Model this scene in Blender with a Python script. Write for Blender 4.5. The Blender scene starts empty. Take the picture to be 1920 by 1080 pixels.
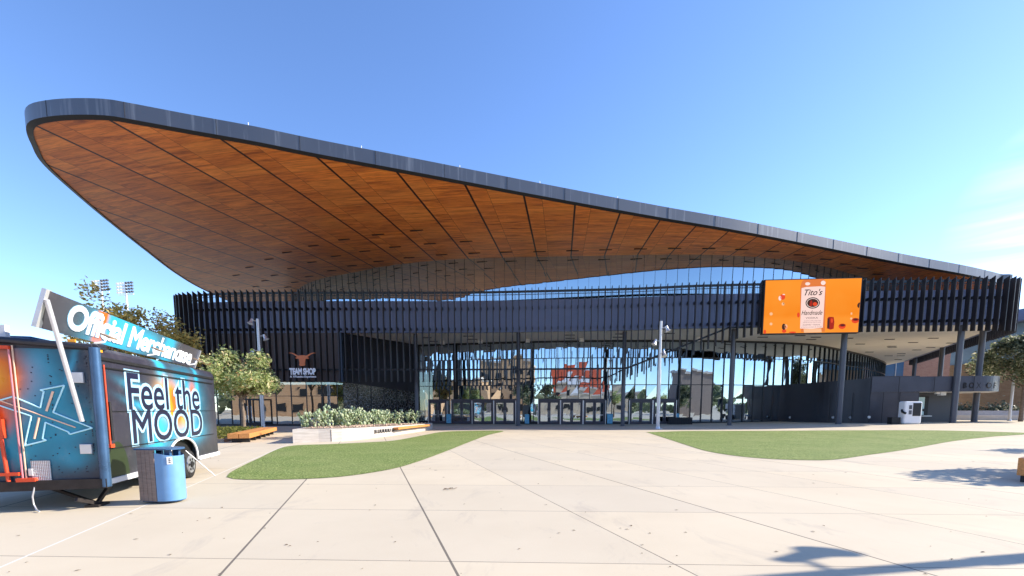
import bpy, bmesh, math, random
from mathutils import Vector, Matrix
random.seed(7)
S = bpy.context.scene
COL = S.collection
R = math.radians
# ------------------------------------------------------------------ camera
TH = R(5.76); FOC = 853.0; PCX, PCY, EYE = 960.0, 854.0, 1.65
cam_d = bpy.data.cameras.new('camera'); cam = bpy.data.objects.new('camera', cam_d); COL.objects.link(cam)
cam_d.sensor_width = 36; cam_d.lens = FOC / 1920 * 36; cam_d.shift_y = (PCY - 540) / 1920
cam_d.clip_start = .05; cam_d.clip_end = 3000
cam.location = (0, 0, EYE); cam.rotation_euler = (R(90) - TH, 0, 0)
S.camera = cam
# ------------------------------------------------------------------ light
SUN_EL, SUN_AZ = R(29), R(79)            # azimuth measured from +Y towards +X
w = bpy.data.worlds.new('World'); S.world = w; w.use_nodes = True
nt = w.node_tree; nt.nodes.clear()
sky = nt.nodes.new('ShaderNodeTexSky'); sky.sky_type = 'NISHITA'; sky.sun_disc = False
sky.sun_elevation = SUN_EL; sky.sun_rotation = SUN_AZ; sky.altitude = 200
sky.air_density = .8; sky.dust_density = .15; sky.ozone_density = 2.4
bg = nt.nodes.new('ShaderNodeBackground'); bg.inputs[1].default_value = .125
wo = nt.nodes.new('ShaderNodeOutputWorld')
tc = nt.nodes.new('ShaderNodeTexCoord')
mp = nt.nodes.new('ShaderNodeMapping'); mp.inputs['Rotation'].default_value = (0, R(-14), R(20)); mp.inputs['Scale'].default_value = (2.2, 2.2, 26)
nz = nt.nodes.new('ShaderNodeTexNoise'); nz.inputs['Scale'].default_value = 1.6; nz.inputs['Detail'].default_value = 7; nz.inputs['Distortion'].default_value = .5
cr = nt.nodes.new('ShaderNodeValToRGB'); cr.color_ramp.elements[0].position = .36; cr.color_ramp.elements[1].position = .72
dp = nt.nodes.new('ShaderNodeVectorMath'); dp.operation = 'DOT_PRODUCT'
_a, _e = R(53), R(13); dp.inputs[1].default_value = (math.sin(_a)*math.cos(_e), math.cos(_a)*math.cos(_e), math.sin(_e))
mr = nt.nodes.new('ShaderNodeMapRange'); mr.inputs[1].default_value = .982; mr.inputs[2].default_value = 1.0
ml = nt.nodes.new('ShaderNodeMath'); ml.operation = 'MULTIPLY'
mx = nt.nodes.new('ShaderNodeMix'); mx.data_type = 'RGBA'
mx.inputs['B'].default_value = (4.2, 4.4, 4.7, 1)
L = nt.links.new
L(tc.outputs['Generated'], mp.inputs[0]); L(mp.outputs[0], nz.inputs['Vector']); L(nz.outputs[0], cr.inputs[0])
L(tc.outputs['Generated'], dp.inputs[0]); L(dp.outputs['Value'], mr.inputs[0])
L(cr.outputs[0], ml.inputs[0]); L(mr.outputs[0], ml.inputs[1])
hs = nt.nodes.new('ShaderNodeHueSaturation'); hs.inputs['Saturation'].default_value = 1.11; hs.inputs['Hue'].default_value = .507
L(sky.outputs[0], hs.inputs['Color'])
L(ml.outputs[0], mx.inputs[0]); L(hs.outputs[0], mx.inputs['A']); L(mx.outputs['Result'], bg.inputs[0]); L(bg.outputs[0], wo.inputs[0])
sd = bpy.data.lights.new('sun', 'SUN'); sd.energy = 3.15; sd.angle = R(.45); sd.color = (1, .91, .78)
so = bpy.data.objects.new('sun', sd); COL.objects.link(so)
SUNV = Vector((math.sin(SUN_AZ)*math.cos(SUN_EL), math.cos(SUN_AZ)*math.cos(SUN_EL), math.sin(SUN_EL)))
so.rotation_euler = SUNV.to_track_quat('Z', 'Y').to_euler(); so.location = (60, 20, 60)
S.view_settings.view_transform = 'Standard'; S.view_settings.look = 'None'
EXPO = 1.5
S.view_settings.exposure = EXPO; S.view_settings.gamma = 1
S.cycles.max_bounces = 10; S.cycles.diffuse_bounces = 6; S.cycles.transparent_max_bounces = 12
S.cycles.sample_clamp_indirect = 6; S.cycles.use_denoising = True

# ------------------------------------------------------------------ geometry helpers
def ray(px, py):
    u = (px - PCX) / FOC; v = (PCY - py) / FOC
    return Vector((u, math.cos(TH) + v*math.sin(TH), -math.sin(TH) + v*math.cos(TH)))
E0 = Vector((0, 0, EYE))
def at_z(px, py, z=0.0):
    d = ray(px, py); return E0 + d*((z - EYE)/d.z)
def at_y(px, py, y):
    d = ray(px, py); return E0 + d*(y/d.y)
def at_pl(px, py, o, n):
    d = ray(px, py); return E0 + d*((Vector(o) - E0).dot(n)/d.dot(n))
def sm(t):
    t = max(0, min(1, t)); return t*t*(3-2*t)
def gz(x, y):
    return .42*sm((x - 8)/36)*sm((y - 24)/18)
def at_g(px, py):
    z = 0
    for _ in range(12):
        p = at_z(px, py, z); z = gz(p.x, p.y)
    return p
def onz(x, y, dz=0): return Vector((x, y, gz(x, y) + dz))
def catmull(pts, step):
    P = [Vector(p) for p in pts]; P = [2*P[0]-P[1]] + P + [2*P[-1]-P[-2]]
    dense = []
    for i in range(1, len(P)-2):
        a, b, c, d = P[i-1:i+3]
        for k in range(24):
            t = k/24
            dense.append(.5*((2*b) + (c-a)*t + (2*a-5*b+4*c-d)*t*t + (3*b-a-3*c+d)*t**3))
    dense.append(P[-2])
    return resample(dense, step)
def resample(dense, step):
    out = [dense[0].copy()]; need = step
    for a, b in zip(dense, dense[1:]):
        l = (b-a).length; s = 0
        while l - s >= need:
            s += need; out.append(a + (b-a)*(s/l)); need = step
        need -= (l - s)
    return out
def offs(pts, d):
    """offset a plan polyline to its left by d"""
    out = []
    for i, p in enumerate(pts):
        t = (pts[min(i+1, len(pts)-1)] - pts[max(i-1, 0)]); t.z = 0; t.normalize()
        out.append(p + Vector((-t.y, t.x, 0))*d)
    return out

class MB:
    def __init__(s, o=(0, 0, 0)):
        s.v = []; s.f = []; s.sm = []; s.o = Vector(o)
    def add(s, vs, fs, smooth=False):
        b = len(s.v); s.v += [Vector(v) for v in vs]
        for f in fs: s.f.append([b+i for i in f]); s.sm.append(smooth)
        return s
    def quad(s, a, b, c, d): return s.add([a, b, c, d], [(0, 1, 2, 3)])
    def box(s, c, size, rz=0, M=None):
        x, y, z = [k/2 for k in size]; c = Vector(c)
        vs = [Vector((i*x, j*y, k*z)) for k in (-1, 1) for i, j in ((-1, -1), (1, -1), (1, 1), (-1, 1))]
        if M is None: M = Matrix.Rotation(rz, 3, 'Z')
        return s.add([c + M @ v for v in vs], [(0, 3, 2, 1), (4, 5, 6, 7), (0, 1, 5, 4), (1, 2, 6, 5), (2, 3, 7, 6), (3, 0, 4, 7)])
    def beam(s, a, b, w_, h):
        a, b = Vector(a), Vector(b); d = b - a; l = d.length; d.normalize()
        r = d.cross(Vector((0, 0, 1)))
        if r.length < 1e-4: r = Vector((1, 0, 0))
        r.normalize(); u = r.cross(d)
        M = Matrix((r, d, u)).transposed()
        return s.box((a+b)/2, (w_, l, h), M=M)
    def prism(s, poly, z0, z1, smooth=False):
        n = len(poly); f0 = z0 if callable(z0) else (lambda x, y: z0); f1 = z1 if callable(z1) else (lambda x, y: z1)
        vs = [(p[0], p[1], f0(p[0], p[1])) for p in poly] + [(p[0], p[1], f1(p[0], p[1])) for p in poly]
        s.add(vs, [tuple(range(n))[::-1], tuple(range(n, 2*n))])
        s.add(vs, [(i, (i+1) % n, n+(i+1) % n, n+i) for i in range(n)], smooth); return s
    def extr(s, poly, d):
        """extrude a 3-D polygon by the vector d"""
        d = Vector(d); n = len(poly); P = [Vector(p) for p in poly]
        return s.add(P + [p + d for p in P], [tuple(range(n)), tuple(range(n, 2*n))[::-1]] + [(i, n+i, n+(i+1) % n, (i+1) % n) for i in range(n)])
    def wall(s, pts, z0, z1, th=0, smooth=False):
        f0 = z0 if callable(z0) else (lambda x, y: z0); f1 = z1 if callable(z1) else (lambda x, y: z1)
        if th:
            q = offs(pts, th); poly = list(pts) + q[::-1]; n = len(pts); m = 2*n
            vs = [(p[0], p[1], f0(p[0], p[1])) for p in poly] + [(p[0], p[1], f1(p[0], p[1])) for p in poly]
            s.add(vs, [(i, (i+1) % m, m+(i+1) % m, m+i) for i in range(m)])
            s.add(vs, [(i, m-1-i, m-2-i, i+1) for i in range(n-1)] + [(m+i, m+i+1, m+m-2-i, m+m-1-i) for i in range(n-1)])
        else:
            n = len(pts)
            vs = [(p[0], p[1], f0(p[0], p[1])) for p in pts] + [(p[0], p[1], f1(p[0], p[1])) for p in pts]
            s.add(vs, [(i, i+1, n+i+1, n+i) for i in range(n-1)], smooth)
        return s
    def tube(s, pts, r, n=8, smooth=True):
        P = [Vector(p) for p in pts]; rs = r if isinstance(r, (list, tuple)) else [r]*len(P)
        vs = []; u = None
        for i, p in enumerate(P):
            t = (P[min(i+1, len(P)-1)] - P[max(i-1, 0)]).normalized()
            if u is None:
                u = t.orthogonal().normalized()
            u = (u - t*u.dot(t)).normalized(); v = t.cross(u)
            vs += [p + (u*math.cos(2*math.pi*k/n) + v*math.sin(2*math.pi*k/n))*rs[i] for k in range(n)]
        m = len(P)
        s.add(vs, [(i*n+k, i*n+(k+1) % n, (i+1)*n+(k+1) % n, (i+1)*n+k) for i in range(m-1) for k in range(n)], smooth)
        s.add(vs, [tuple(range(n))[::-1], tuple((m-1)*n+k for k in range(n))]); return s
    def cyl(s, a, b, r, n=16, r2=None): return s.tube([a, b], [r, r if r2 is None else r2], n)
    def lathe(s, c, prof, n=20):
        c = Vector(c); vs = [c + Vector((r*math.cos(2*math.pi*k/n), r*math.sin(2*math.pi*k/n), z)) for r, z in prof for k in range(n)]
        m = len(prof)
        return s.add(vs, [(i*n+k, i*n+(k+1) % n, (i+1)*n+(k+1) % n, (i+1)*n+k) for i in range(m-1) for k in range(n)], True)
    def build(s, name, mat, parent=None, bevel=0):
        me = bpy.data.meshes.new(name)
        me.from_pydata([v - s.o for v in s.v], [], s.f)
        me.polygons.foreach_set('use_smooth', s.sm); me.update()
        o = bpy.data.objects.new(name, me); COL.objects.link(o); me.materials.append(mat)
        if parent: o.parent = parent
        else: o.location = s.o
        if bevel:
            m = o.modifiers.new('bevel', 'BEVEL'); m.width = bevel; m.segments = 2; m.limit_method = 'ANGLE'
        return o
def tag(o, label, cat, group=None, kind=None):
    o['label'] = label; o['category'] = cat
    if group: o['group'] = group
    if kind: o['kind'] = kind
    return o
def thing(name, label, cat, loc=(0, 0, 0), rz=0, group=None):
    o = bpy.data.objects.new(name, None); COL.objects.link(o); o.location = loc; o.rotation_euler = (0, 0, rz)
    o.empty_display_size = .3
    return tag(o, label, cat, group)
def struct(name, mb, mat, kind='structure'):
    o = mb.build(name, mat); o['kind'] = kind; return o
def dup(root, loc, rz=0, label=None, group=None, scale=None):
    r = root.copy(); COL.objects.link(r); r.location = loc; r.rotation_euler = (0, 0, rz)
    if scale: r.scale = (scale,)*3 if not isinstance(scale, tuple) else scale
    if label: r['label'] = label
    if group: r['group'] = group
    for ch in list(root.children):
        c = ch.copy(); COL.objects.link(c); c.parent = r
        for g in ch.children:
            d = g.copy(); COL.objects.link(d); d.parent = c
    return r
def text(body, mat, name, parent, o, right, up, width=None, height=None, depth=.01, bold=0, shear=0, base=(0, 0, 0), space=1.0):
    """flat lettering: o = lower-left corner of its box, right/up = directions, fitted to width x height"""
    cu = bpy.data.curves.new('t', 'FONT'); cu.body = body; cu.size = 1; cu.extrude = 0; cu.bevel_depth = bold; cu.bevel_resolution = 1; cu.shear = shear; cu.space_character = space
    cu.resolution_u = 4
    tmp = bpy.data.objects.new('t', cu); COL.objects.link(tmp)
    if bold:                                  # the plain letters set the size, so layers of different weight stay aligned
        cu.bevel_depth = 0; m0 = bpy.data.meshes.new_from_object(tmp.evaluated_get(bpy.context.evaluated_depsgraph_get()))
        xs = [v.co.x for v in m0.vertices]; ys = [v.co.y for v in m0.vertices]; x0, x1, y0, y1 = min(xs), max(xs), min(ys), max(ys)
        bpy.data.meshes.remove(m0); cu.bevel_depth = bold; bpy.context.view_layer.update()
    me = bpy.data.meshes.new_from_object(tmp.evaluated_get(bpy.context.evaluated_depsgraph_get()))
    bpy.data.objects.remove(tmp); bpy.data.curves.remove(cu)
    if not bold:
        xs = [v.co.x for v in me.vertices]; ys = [v.co.y for v in me.vertices]
        x0, x1, y0, y1 = min(xs), max(xs), min(ys), max(ys)
    sx = width/(x1-x0) if width else height/(y1-y0); sy = height/(y1-y0) if height else sx
    right = Vector(right).normalized(); up = Vector(up).normalized(); n = right.cross(up)
    base = Vector(base); o = Vector(o)
    bm = bmesh.new(); bm.from_mesh(me); bpy.data.meshes.remove(me)
    zk = .003/max(bold, 1e-6) if bold and not depth else (abs(depth)*.5/max(bold, 1e-6) if bold else 0)
    for v in bm.verts:
        v.co = o + right*((v.co.x-x0)*sx) + up*((v.co.y-y0)*sy) + n*(v.co.z*zk) - base
    if depth and not bold:
        g = bmesh.ops.extrude_face_region(bm, geom=bm.faces[:])
        for e in g['geom']:
            if isinstance(e, bmesh.types.BMVert): e.co += n*depth
    bmesh.ops.recalc_face_normals(bm, faces=bm.faces[:])
    me = bpy.data.meshes.new(name); bm.to_mesh(me); bm.free(); me.materials.append(mat)
    ob = bpy.data.objects.new(name, me); COL.objects.link(ob)
    if parent: ob.parent = parent
    return ob

# ------------------------------------------------------------------ materials
class NT:
    def __init__(s, name):
        s.m = bpy.data.materials.new(name); s.m.use_nodes = True; s.t = s.m.node_tree; s.t.nodes.clear()
        s.out = s.t.nodes.new('ShaderNodeOutputMaterial')
    def n(s, typ, **kw):
        nd = s.t.nodes.new(typ)
        for k, v in kw.items(): setattr(nd, k, v)
        return nd
    def set(s, sock, v):
        if hasattr(v, 'links') or isinstance(v, bpy.types.NodeSocket): s.t.links.new(v, sock)
        else: sock.default_value = v
    def math(s, op, a, b=0.0, c=None, clamp=False):
        nd = s.n('ShaderNodeMath', operation=op, use_clamp=clamp); s.set(nd.inputs[0], a); s.set(nd.inputs[1], b)
        if c is not None: s.set(nd.inputs[2], c)
        return nd.outputs[0]
    def coord(s, which='Object'): return s.n('ShaderNodeTexCoord').outputs[which]
    def sep(s, v):
        nd = s.n('ShaderNodeSeparateXYZ'); s.set(nd.inputs[0], v); return nd.outputs
    def comb(s, x, y, z=0.0):
        nd = s.n('ShaderNodeCombineXYZ')
        for i, k in enumerate((x, y, z)): s.set(nd.inputs[i], k)
        return nd.outputs[0]
    def noise(s, vec, scale, detail=3, rough=.5, dist=0, out=0):
        nd = s.n('ShaderNodeTexNoise'); s.set(nd.inputs['Vector'], vec); nd.inputs['Scale'].default_value = scale
        nd.inputs['Detail'].default_value = detail; nd.inputs['Roughness'].default_value = rough; nd.inputs['Distortion'].default_value = dist
        return nd.outputs[out]
    def white(s, vec):
        nd = s.n('ShaderNodeTexWhiteNoise', noise_dimensions='3D'); s.set(nd.inputs['Vector'], vec); return nd.outputs[0]
    def scale(s, vec, sc):
        nd = s.n('ShaderNodeMapping'); s.set(nd.inputs[0], vec); nd.inputs['Scale'].default_value = sc; return nd.outputs[0]
    def mix(s, f, a, b, mode='MIX'):
        nd = s.n('ShaderNodeMix', data_type='RGBA', blend_type=mode, clamp_factor=True)
        s.set(nd.inputs[0], f); s.set(nd.inputs['A'], a if not isinstance(a, tuple) else (*a, 1)[:4]); s.set(nd.inputs['B'], b if not isinstance(b, tuple) else (*b, 1)[:4])
        return nd.outputs['Result']
    def ramp(s, f, *stops):
        nd = s.n('ShaderNodeValToRGB'); s.set(nd.inputs[0], f); e = nd.color_ramp.elements
        while len(e) < len(stops): e.new(.5)
        for i, (p, c) in enumerate(stops): e[i].position = p; e[i].color = (*c, 1)
        return nd.outputs[0]
    def rng(s, f, a, b, c=0.0, d=1.0):
        nd = s.n('ShaderNodeMapRange'); s.set(nd.inputs[0], f)
        for i, k in enumerate((a, b, c, d)): nd.inputs[i+1].default_value = k
        return nd.outputs[0]
    def bump(s, h, strength=.3, dist=.02):
        nd = s.n('ShaderNodeBump'); nd.inputs['Strength'].default_value = strength; nd.inputs['Distance'].default_value = dist
        s.set(nd.inputs['Height'], h); return nd.outputs[0]
    def bsdf(s, col, rough=.6, metal=0.0, normal=None, spec=.5, emit=None, es=0):
        nd = s.n('ShaderNodeBsdfPrincipled'); s.set(nd.inputs['Base Color'], (*col, 1)[:4] if isinstance(col, tuple) else col)
        s.set(nd.inputs['Roughness'], rough); s.set(nd.inputs['Metallic'], metal); nd.inputs['Specular IOR Level'].default_value = spec
        if normal: s.set(nd.inputs['Normal'], normal)
        if emit: s.set(nd.inputs['Emission Color'], (*emit, 1) if isinstance(emit, tuple) else emit); nd.inputs['Emission Strength'].default_value = es
        s.t.links.new(nd.outputs[0], s.out.inputs[0]); return s.m
def plain(name, col, rough=.6, metal=0.0, var=.12, sc=3, bump=0, spec=.5, dirt=0):
    """slightly uneven paint / metal / stone"""
    t = NT(name); c = t.coord()
    n1 = t.noise(c, sc, 5, .6)
    k = t.mix(t.rng(n1, .3, .7), tuple(x*(1-var) for x in col), tuple(min(1, x*(1+var)) for x in col))
    if dirt:
        st = t.noise(t.scale(c, (5, 5, .35)), 2.2, 4, .6)
        k = t.mix(t.math('MULTIPLY', t.rng(st, .52, .75), dirt), k, (.32, .33, .36))
    r = t.math('ADD', t.math('MULTIPLY', t.math('SUBTRACT', n1, .5), .25), rough, clamp=True)
    nr = t.bump(t.noise(c, sc*14, 3), bump, .01) if bump else None
    return t.bsdf(k, r, metal, nr, spec)

M = {}
M['fin'] = plain('fin metal', (.030, .026, .028), .42, .2, .2, 1.2)
M['band'] = plain('band panel', (.155, .185, .30), .4, .1, .1, .5)
M['wallbrown'] = plain('brown panel', (.115, .088, .082), .5, .1, .15, .8)
M['navy'] = plain('dark navy panel', (.028, .032, .048), .42, .1, .2, .6)
M['column'] = plain('column paint', (.075, .08, .1), .4, .1, .1, 1)
M['mullion'] = plain('mullion', (.02, .024, .03), .4, .3, .1, 2)
M['doorframe'] = plain('door frame', (.06, .058, .075), .4, .2, .1, 2)
M['soffit'] = plain('soffit plaster', (.9, .84, .75), .8, 0, .04, .6)
M['black'] = plain('black', (.008, .008, .009), .6)
M['fascia_dark'] = plain('reveal', (.012, .012, .014), .6)
M['steel'] = plain('brushed steel', (.6, .6, .62), .4, .6, .06, 6)
M['polepaint'] = plain('pole paint', (.62, .62, .63), .4, .3, .05, 3)
M['white'] = plain('white paint', (.8, .8, .8), .4, 0, .03, 3)
M['whiteletter'] = plain('white letter', (.85, .86, .9), .5, 0, .03, 3)
M['navyline'] = plain('navy paint', (.012, .014, .04), .35, 0, .15, 5)
M['orange'] = plain('burnt orange', (.62, .17, .06), .5, 0, .06, 3)
M['rubber'] = plain('tyre rubber', (.018, .018, .019), .8, 0, .2, 8, .3)
M['rust'] = plain('rusty steel', (.03, .024, .022), .6, .3, .4, 8)
M['red'] = plain('red paint', (.7, .07, .02), .4, 0, .12, 6)
M['bluepanel'] = plain('blue bin panel', (.15, .33, .58), .38, 0, .1, 3, 0, .5, .12)
M['darkblue'] = plain('blue steel', (.03, .1, .22), .4, 0, .1, 4)
M['amber'] = plain('amber lens', (.85, .35, .02), .2, 0, .05, 5)
M['alu'] = plain('aluminium', (.72, .72, .73), .35, .6, .06, 7)
M['brown_inner'] = plain('lamp underside', (.3, .2, .13), .6)
M['cyanpaint'] = plain('cyan line paint', (.55, .92, 1.0), .4, 0, .02, 3)
M['peach'] = plain('peach line paint', (.95, .6, .42), .4, 0, .03, 3)
M['concrete_lt'] = plain('cast concrete', (.6, .54, .48), .85, 0, .1, 1.4, .25)
M['trunk'] = plain('bark', (.2, .15, .11), .9, 0, .35, 5, .6)
M['poster'] = plain('blue poster', (.12, .4, .58), .4, 0, .3, 4)

def wood_timber(name, col):
    t = NT(name); c = t.coord()
    g = t.noise(t.scale(c, (14, 14, 14)), 1, 4); g2 = t.noise(t.scale(c, (.8, 9, 9)), 3, 5, .65)
    k = t.mix(t.rng(g2, .3, .7), tuple(x*.7 for x in col), tuple(min(1, x*1.2) for x in col))
    return t.bsdf(k, .5, 0, t.bump(g2, .2, .005))
M['timber'] = wood_timber('bench timber', (.60, .26, .075))
M['greywood'] = wood_timber('weathered slat', (.24, .19, .17))

# paving: saw-cut joints on a skewed grid
def paving():
    t = NT('plaza concrete'); c = t.coord(); x, y, z = t.sep(c)
    u = t.math('DIVIDE', t.math('ADD', t.math('ADD', x, t.math('MULTIPLY', t.math('SUBTRACT', y, 4.39), .312)), 2.92), 2.385)
    v = t.math('DIVIDE', t.math('ADD', t.math('SUBTRACT', y, 4.8), t.math('MULTIPLY', x, .038)), 2.52)
    iu = t.math('ROUND', u); iv = t.math('ROUND', v)
    du = t.math('MULTIPLY', t.math('ABSOLUTE', t.math('SUBTRACT', u, iu)), 2.25)
    dv = t.math('MULTIPLY', t.math('ABSOLUTE', t.math('SUBTRACT', v, iv)), 2.52)
    wob = t.math('MULTIPLY', t.noise(c, 1.5, 4), .006)
    wu = t.math('ADD', wob, t.math('MULTIPLY', t.math('LESS_THAN', t.white(t.comb(iu, 3.0, 0.0)), .55), .006))
    wu = t.math('ADD', wu, .005)
    ju = t.math('LESS_THAN', du, wu); jv = t.math('LESS_THAN', dv, t.math('ADD', wob, .0055))
    cell = t.comb(t.math('FLOOR', u), t.math('FLOOR', v), 0.0)
    b = t.noise(c, .35, 5, .6); fine = t.noise(c, 55, 3, .7); sp = t.noise(c, 7, 5, .6)
    k = t.mix(t.rng(b, .3, .7), (.57, .478, .335), (.65, .555, .40))
    k = t.mix(t.math('MULTIPLY', t.rng(t.white(cell), 0, 1), .42), k, (.46, .41, .33))
    k = t.mix(t.math('MULTIPLY', t.rng(fine, .35, .75), .35), k, (.62, .55, .47))
    st = t.noise(t.scale(c, (1.1, .45, 1)), 1.0, 6, .7, .6)
    k = t.mix(t.math('MULTIPLY', t.rng(st, .56, .72), .4), k, (.34, .3, .26))
    spots = t.n('ShaderNodeTexVoronoi', feature='F1'); t.set(spots.inputs['Vector'], c); spots.inputs['Scale'].default_value = .75
    msk = t.math('LESS_THAN', spots.outputs['Distance'], t.math('MULTIPLY', t.white(t.scale(spots.outputs['Position'], (1, 1, 1))), .035))
    k = t.mix(t.math('MULTIPLY', msk, .75), k, (.11, .09, .08))
    k = t.mix(t.math('MULTIPLY', jv, .75), k, (.12, .1, .09))
    white_joint = t.math('MULTIPLY', ju, t.math('COMPARE', iu, -1.0, .4))
    k = t.mix(t.math('MULTIPLY', ju, .85), k, (.1, .085, .075))
    k = t.mix(t.math('MULTIPLY', t.math('COMPARE', iu, -1.0, .4), t.math('LESS_THAN', du, .014)), k, (.68, .66, .6))
    h = t.math('SUBTRACT', t.math('MULTIPLY', fine, .4), t.math('ADD', ju, jv))
    return t.bsdf(k, .82, 0, t.bump(h, .25, .006), .3)
M['paving'] = paving()
def turf():
    t = NT('artificial turf'); c = t.coord()
    f = t.noise(t.scale(c, (1, .55, 1)), 22, 4, .75); b = t.noise(c, .5, 4); f2 = t.noise(c, 90, 2, .6)
    k = t.ramp(t.math('ADD', t.math('MULTIPLY', f, .75), t.math('MULTIPLY', f2, .25)), (.36, (.035, .07, .012)), (.5, (.15, .215, .05)), (.64, (.46, .52, .2)))
    k = t.mix(t.math('MULTIPLY', t.rng(b, .4, .65), .45), k, (.27, .3, .11))
    k = t.mix(t.math('MULTIPLY', t.rng(t.noise(c, 2.3, 4, .65), .55, .75), .35), k, (.06, .1, .03))
    return t.bsdf(k, .85, 0, t.bump(f, .9, .04), .25)
M['turf'] = turf()

ROOT = Vector((5, 50, 0))     # base of the arena
def soffit_wood():
    t = NT('wood panel soffit'); c = t.coord(); x, y, z = t.sep(c)
    dx = t.math('SUBTRACT', 20.0-ROOT.x, x); dy = t.math('SUBTRACT', 185.0-ROOT.y, y)
    r = t.math('SQRT', t.math('ADD', t.math('MULTIPLY', dx, dx), t.math('MULTIPLY', dy, dy)))
    th = t.math('MULTIPLY', t.math('ARCTAN2', dx, dy), 57.2958)
    disc = t.math('MAXIMUM', t.math('ADD', 1.5625, t.math('MULTIPLY', t.math('SUBTRACT', th, 1.86), .1028)), .02)
    k = t.math('DIVIDE', t.math('SUBTRACT', t.math('SQRT', disc), 1.25), .0514)
    fk = t.math('FRACT', k); ik = t.math('FLOOR', k)
    sub = t.math('GREATER_THAN', fk, .66)
    sid = t.math('ADD', t.math('MULTIPLY', ik, 2), sub)
    rr = t.math('ADD', t.math('DIVIDE', r, 1.35), t.math('MULTIPLY', t.white(t.comb(sid, 1.0, 2.0)), .9))
    row = t.math('FLOOR', rr); fr = t.math('FRACT', rr)
    pid = t.comb(sid, row, 5.0)
    wn = t.white(pid); wn2 = t.white(t.comb(row, sid, 9.0))
    arc = t.math('MULTIPLY', k, 3.6)
    gv = t.comb(t.math('ADD', t.math('MULTIPLY', arc, .32), t.math('MULTIPLY', wn, 40)), t.math('MULTIPLY', r, 2.4), wn2)
    g = t.noise(gv, 1.0, 7, .68, .5)
    g2 = t.noise(t.comb(t.math('MULTIPLY', arc, 1.2), t.math('MULTIPLY', r, 14.0), wn), 1.0, 3, .6)
    kk = t.ramp(g, (.3, (.22, .05, .012)), (.45, (.66, .19, .035)), (.6, (.9, .285, .05)), (.8, (.98, .38, .085)))
    kk = t.mix(t.math('MULTIPLY', t.rng(g2, .5, .75), .65), kk, (.17, .045, .01))
    kk = t.mix(t.math('MULTIPLY', wn, .36), kk, (.36, .095, .022))
    kk = t.mix(t.math('MULTIPLY', t.math('GREATER_THAN', wn2, .75), .14), kk, (.95, .41, .1))
    # joints
    jr = t.math('LESS_THAN', t.math('ABSOLUTE', t.math('SUBTRACT', fr, .5)), .4915)
    js = t.math('LESS_THAN', t.math('ABSOLUTE', t.math('SUBTRACT', fk, .66)), .0045)
    jm = t.math('GREATER_THAN', t.math('ABSOLUTE', t.math('SUBTRACT', fk, .5)), .48)
    kk = t.mix(t.math('MULTIPLY', t.math('SUBTRACT', 1.0, jr), .55), kk, (.05, .02, .01))
    kk = t.mix(t.math('MULTIPLY', js, .7), kk, (.05, .02, .01))
    kk = t.mix(jm, kk, (.012, .006, .004))
    return t.bsdf(kk, .42, 0, None, .35)
M['wood'] = soffit_wood()

def glass(name, refl, tint, wav, bumpsc=.35, rough=0.0):
    t = NT(name); c = t.coord()
    n1 = t.noise(c, bumpsc, 2, .4)
    b = t.bump(n1, wav, .1)
    g = t.n('ShaderNodeBsdfGlossy'); g.inputs['Color'].default_value = (*tint, 1); g.inputs['Roughness'].default_value = rough; t.set(g.inputs['Normal'], b)
    tr = t.n('ShaderNodeBsdfTransparent'); tr.inputs['Color'].default_value = (.45, .52, .52, 1)
    mxs = t.n('ShaderNodeMixShader'); mxs.inputs[0].default_value = refl
    t.t.links.new(tr.outputs[0], mxs.inputs[1]); t.t.links.new(g.outputs[0], mxs.inputs[2]); t.t.links.new(mxs.outputs[0], t.out.inputs[0])
    return t.m
M['glass'] = glass('reflective glazing', .72, (.56, .68, .8), .14)
M['glass_up'] = glass('drum glazing', .82, (.42, .5, .58), .006)
M['glass_shop'] = glass('shop glazing', .6, (.8, .86, .9), .1)

def fascia_mat():
    t = NT('fascia panel'); c = t.coord(); x, y, z = t.sep(c)
    st = t.noise(t.comb(t.math('MULTIPLY', x, 2.6), t.math('MULTIPLY', y, 2.6), t.math('MULTIPLY', z, .12)), 1.0, 5, .65)
    k = t.mix(t.math('MULTIPLY', t.rng(st, .55, .78), .55), (.08, .093, .125), (.34, .36, .4))
    return t.bsdf(k, .42, .2, None, .5)
M['fascia'] = fascia_mat()
def brick(name, a, b, mortar, sc=1.0):
    t = NT(name); c = t.coord(); x, y, z = t.sep(c)
    bt = t.n('ShaderNodeTexBrick'); t.set(bt.inputs['Vector'], t.comb(t.math('ADD', x, y), z, 0.0)); bt.inputs['Scale'].default_value = sc
    bt.inputs['Color1'].default_value = (*a, 1); bt.inputs['Color2'].default_value = (*b, 1); bt.inputs['Mortar'].default_value = (*mortar, 1)
    bt.inputs['Brick Width'].default_value = .6; bt.inputs['Row Height'].default_value = .2; bt.inputs['Mortar Size'].default_value = .012
    k = t.mix(t.math('MULTIPLY', t.noise(c, .4, 4), .3), bt.outputs[0], tuple(q*.7 for q in a))
    return t.bsdf(k, .85)
M['tanbrick'] = brick('tan brick', (.52, .30, .15), (.6, .37, .2), (.5, .4, .3))
M['redbrick'] = brick('red brick', (.36, .17, .11), (.44, .23, .15), (.45, .36, .28))
M['greybrick'] = brick('brown block', (.30, .22, .18), (.34, .26, .21), (.3, .26, .22))
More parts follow.
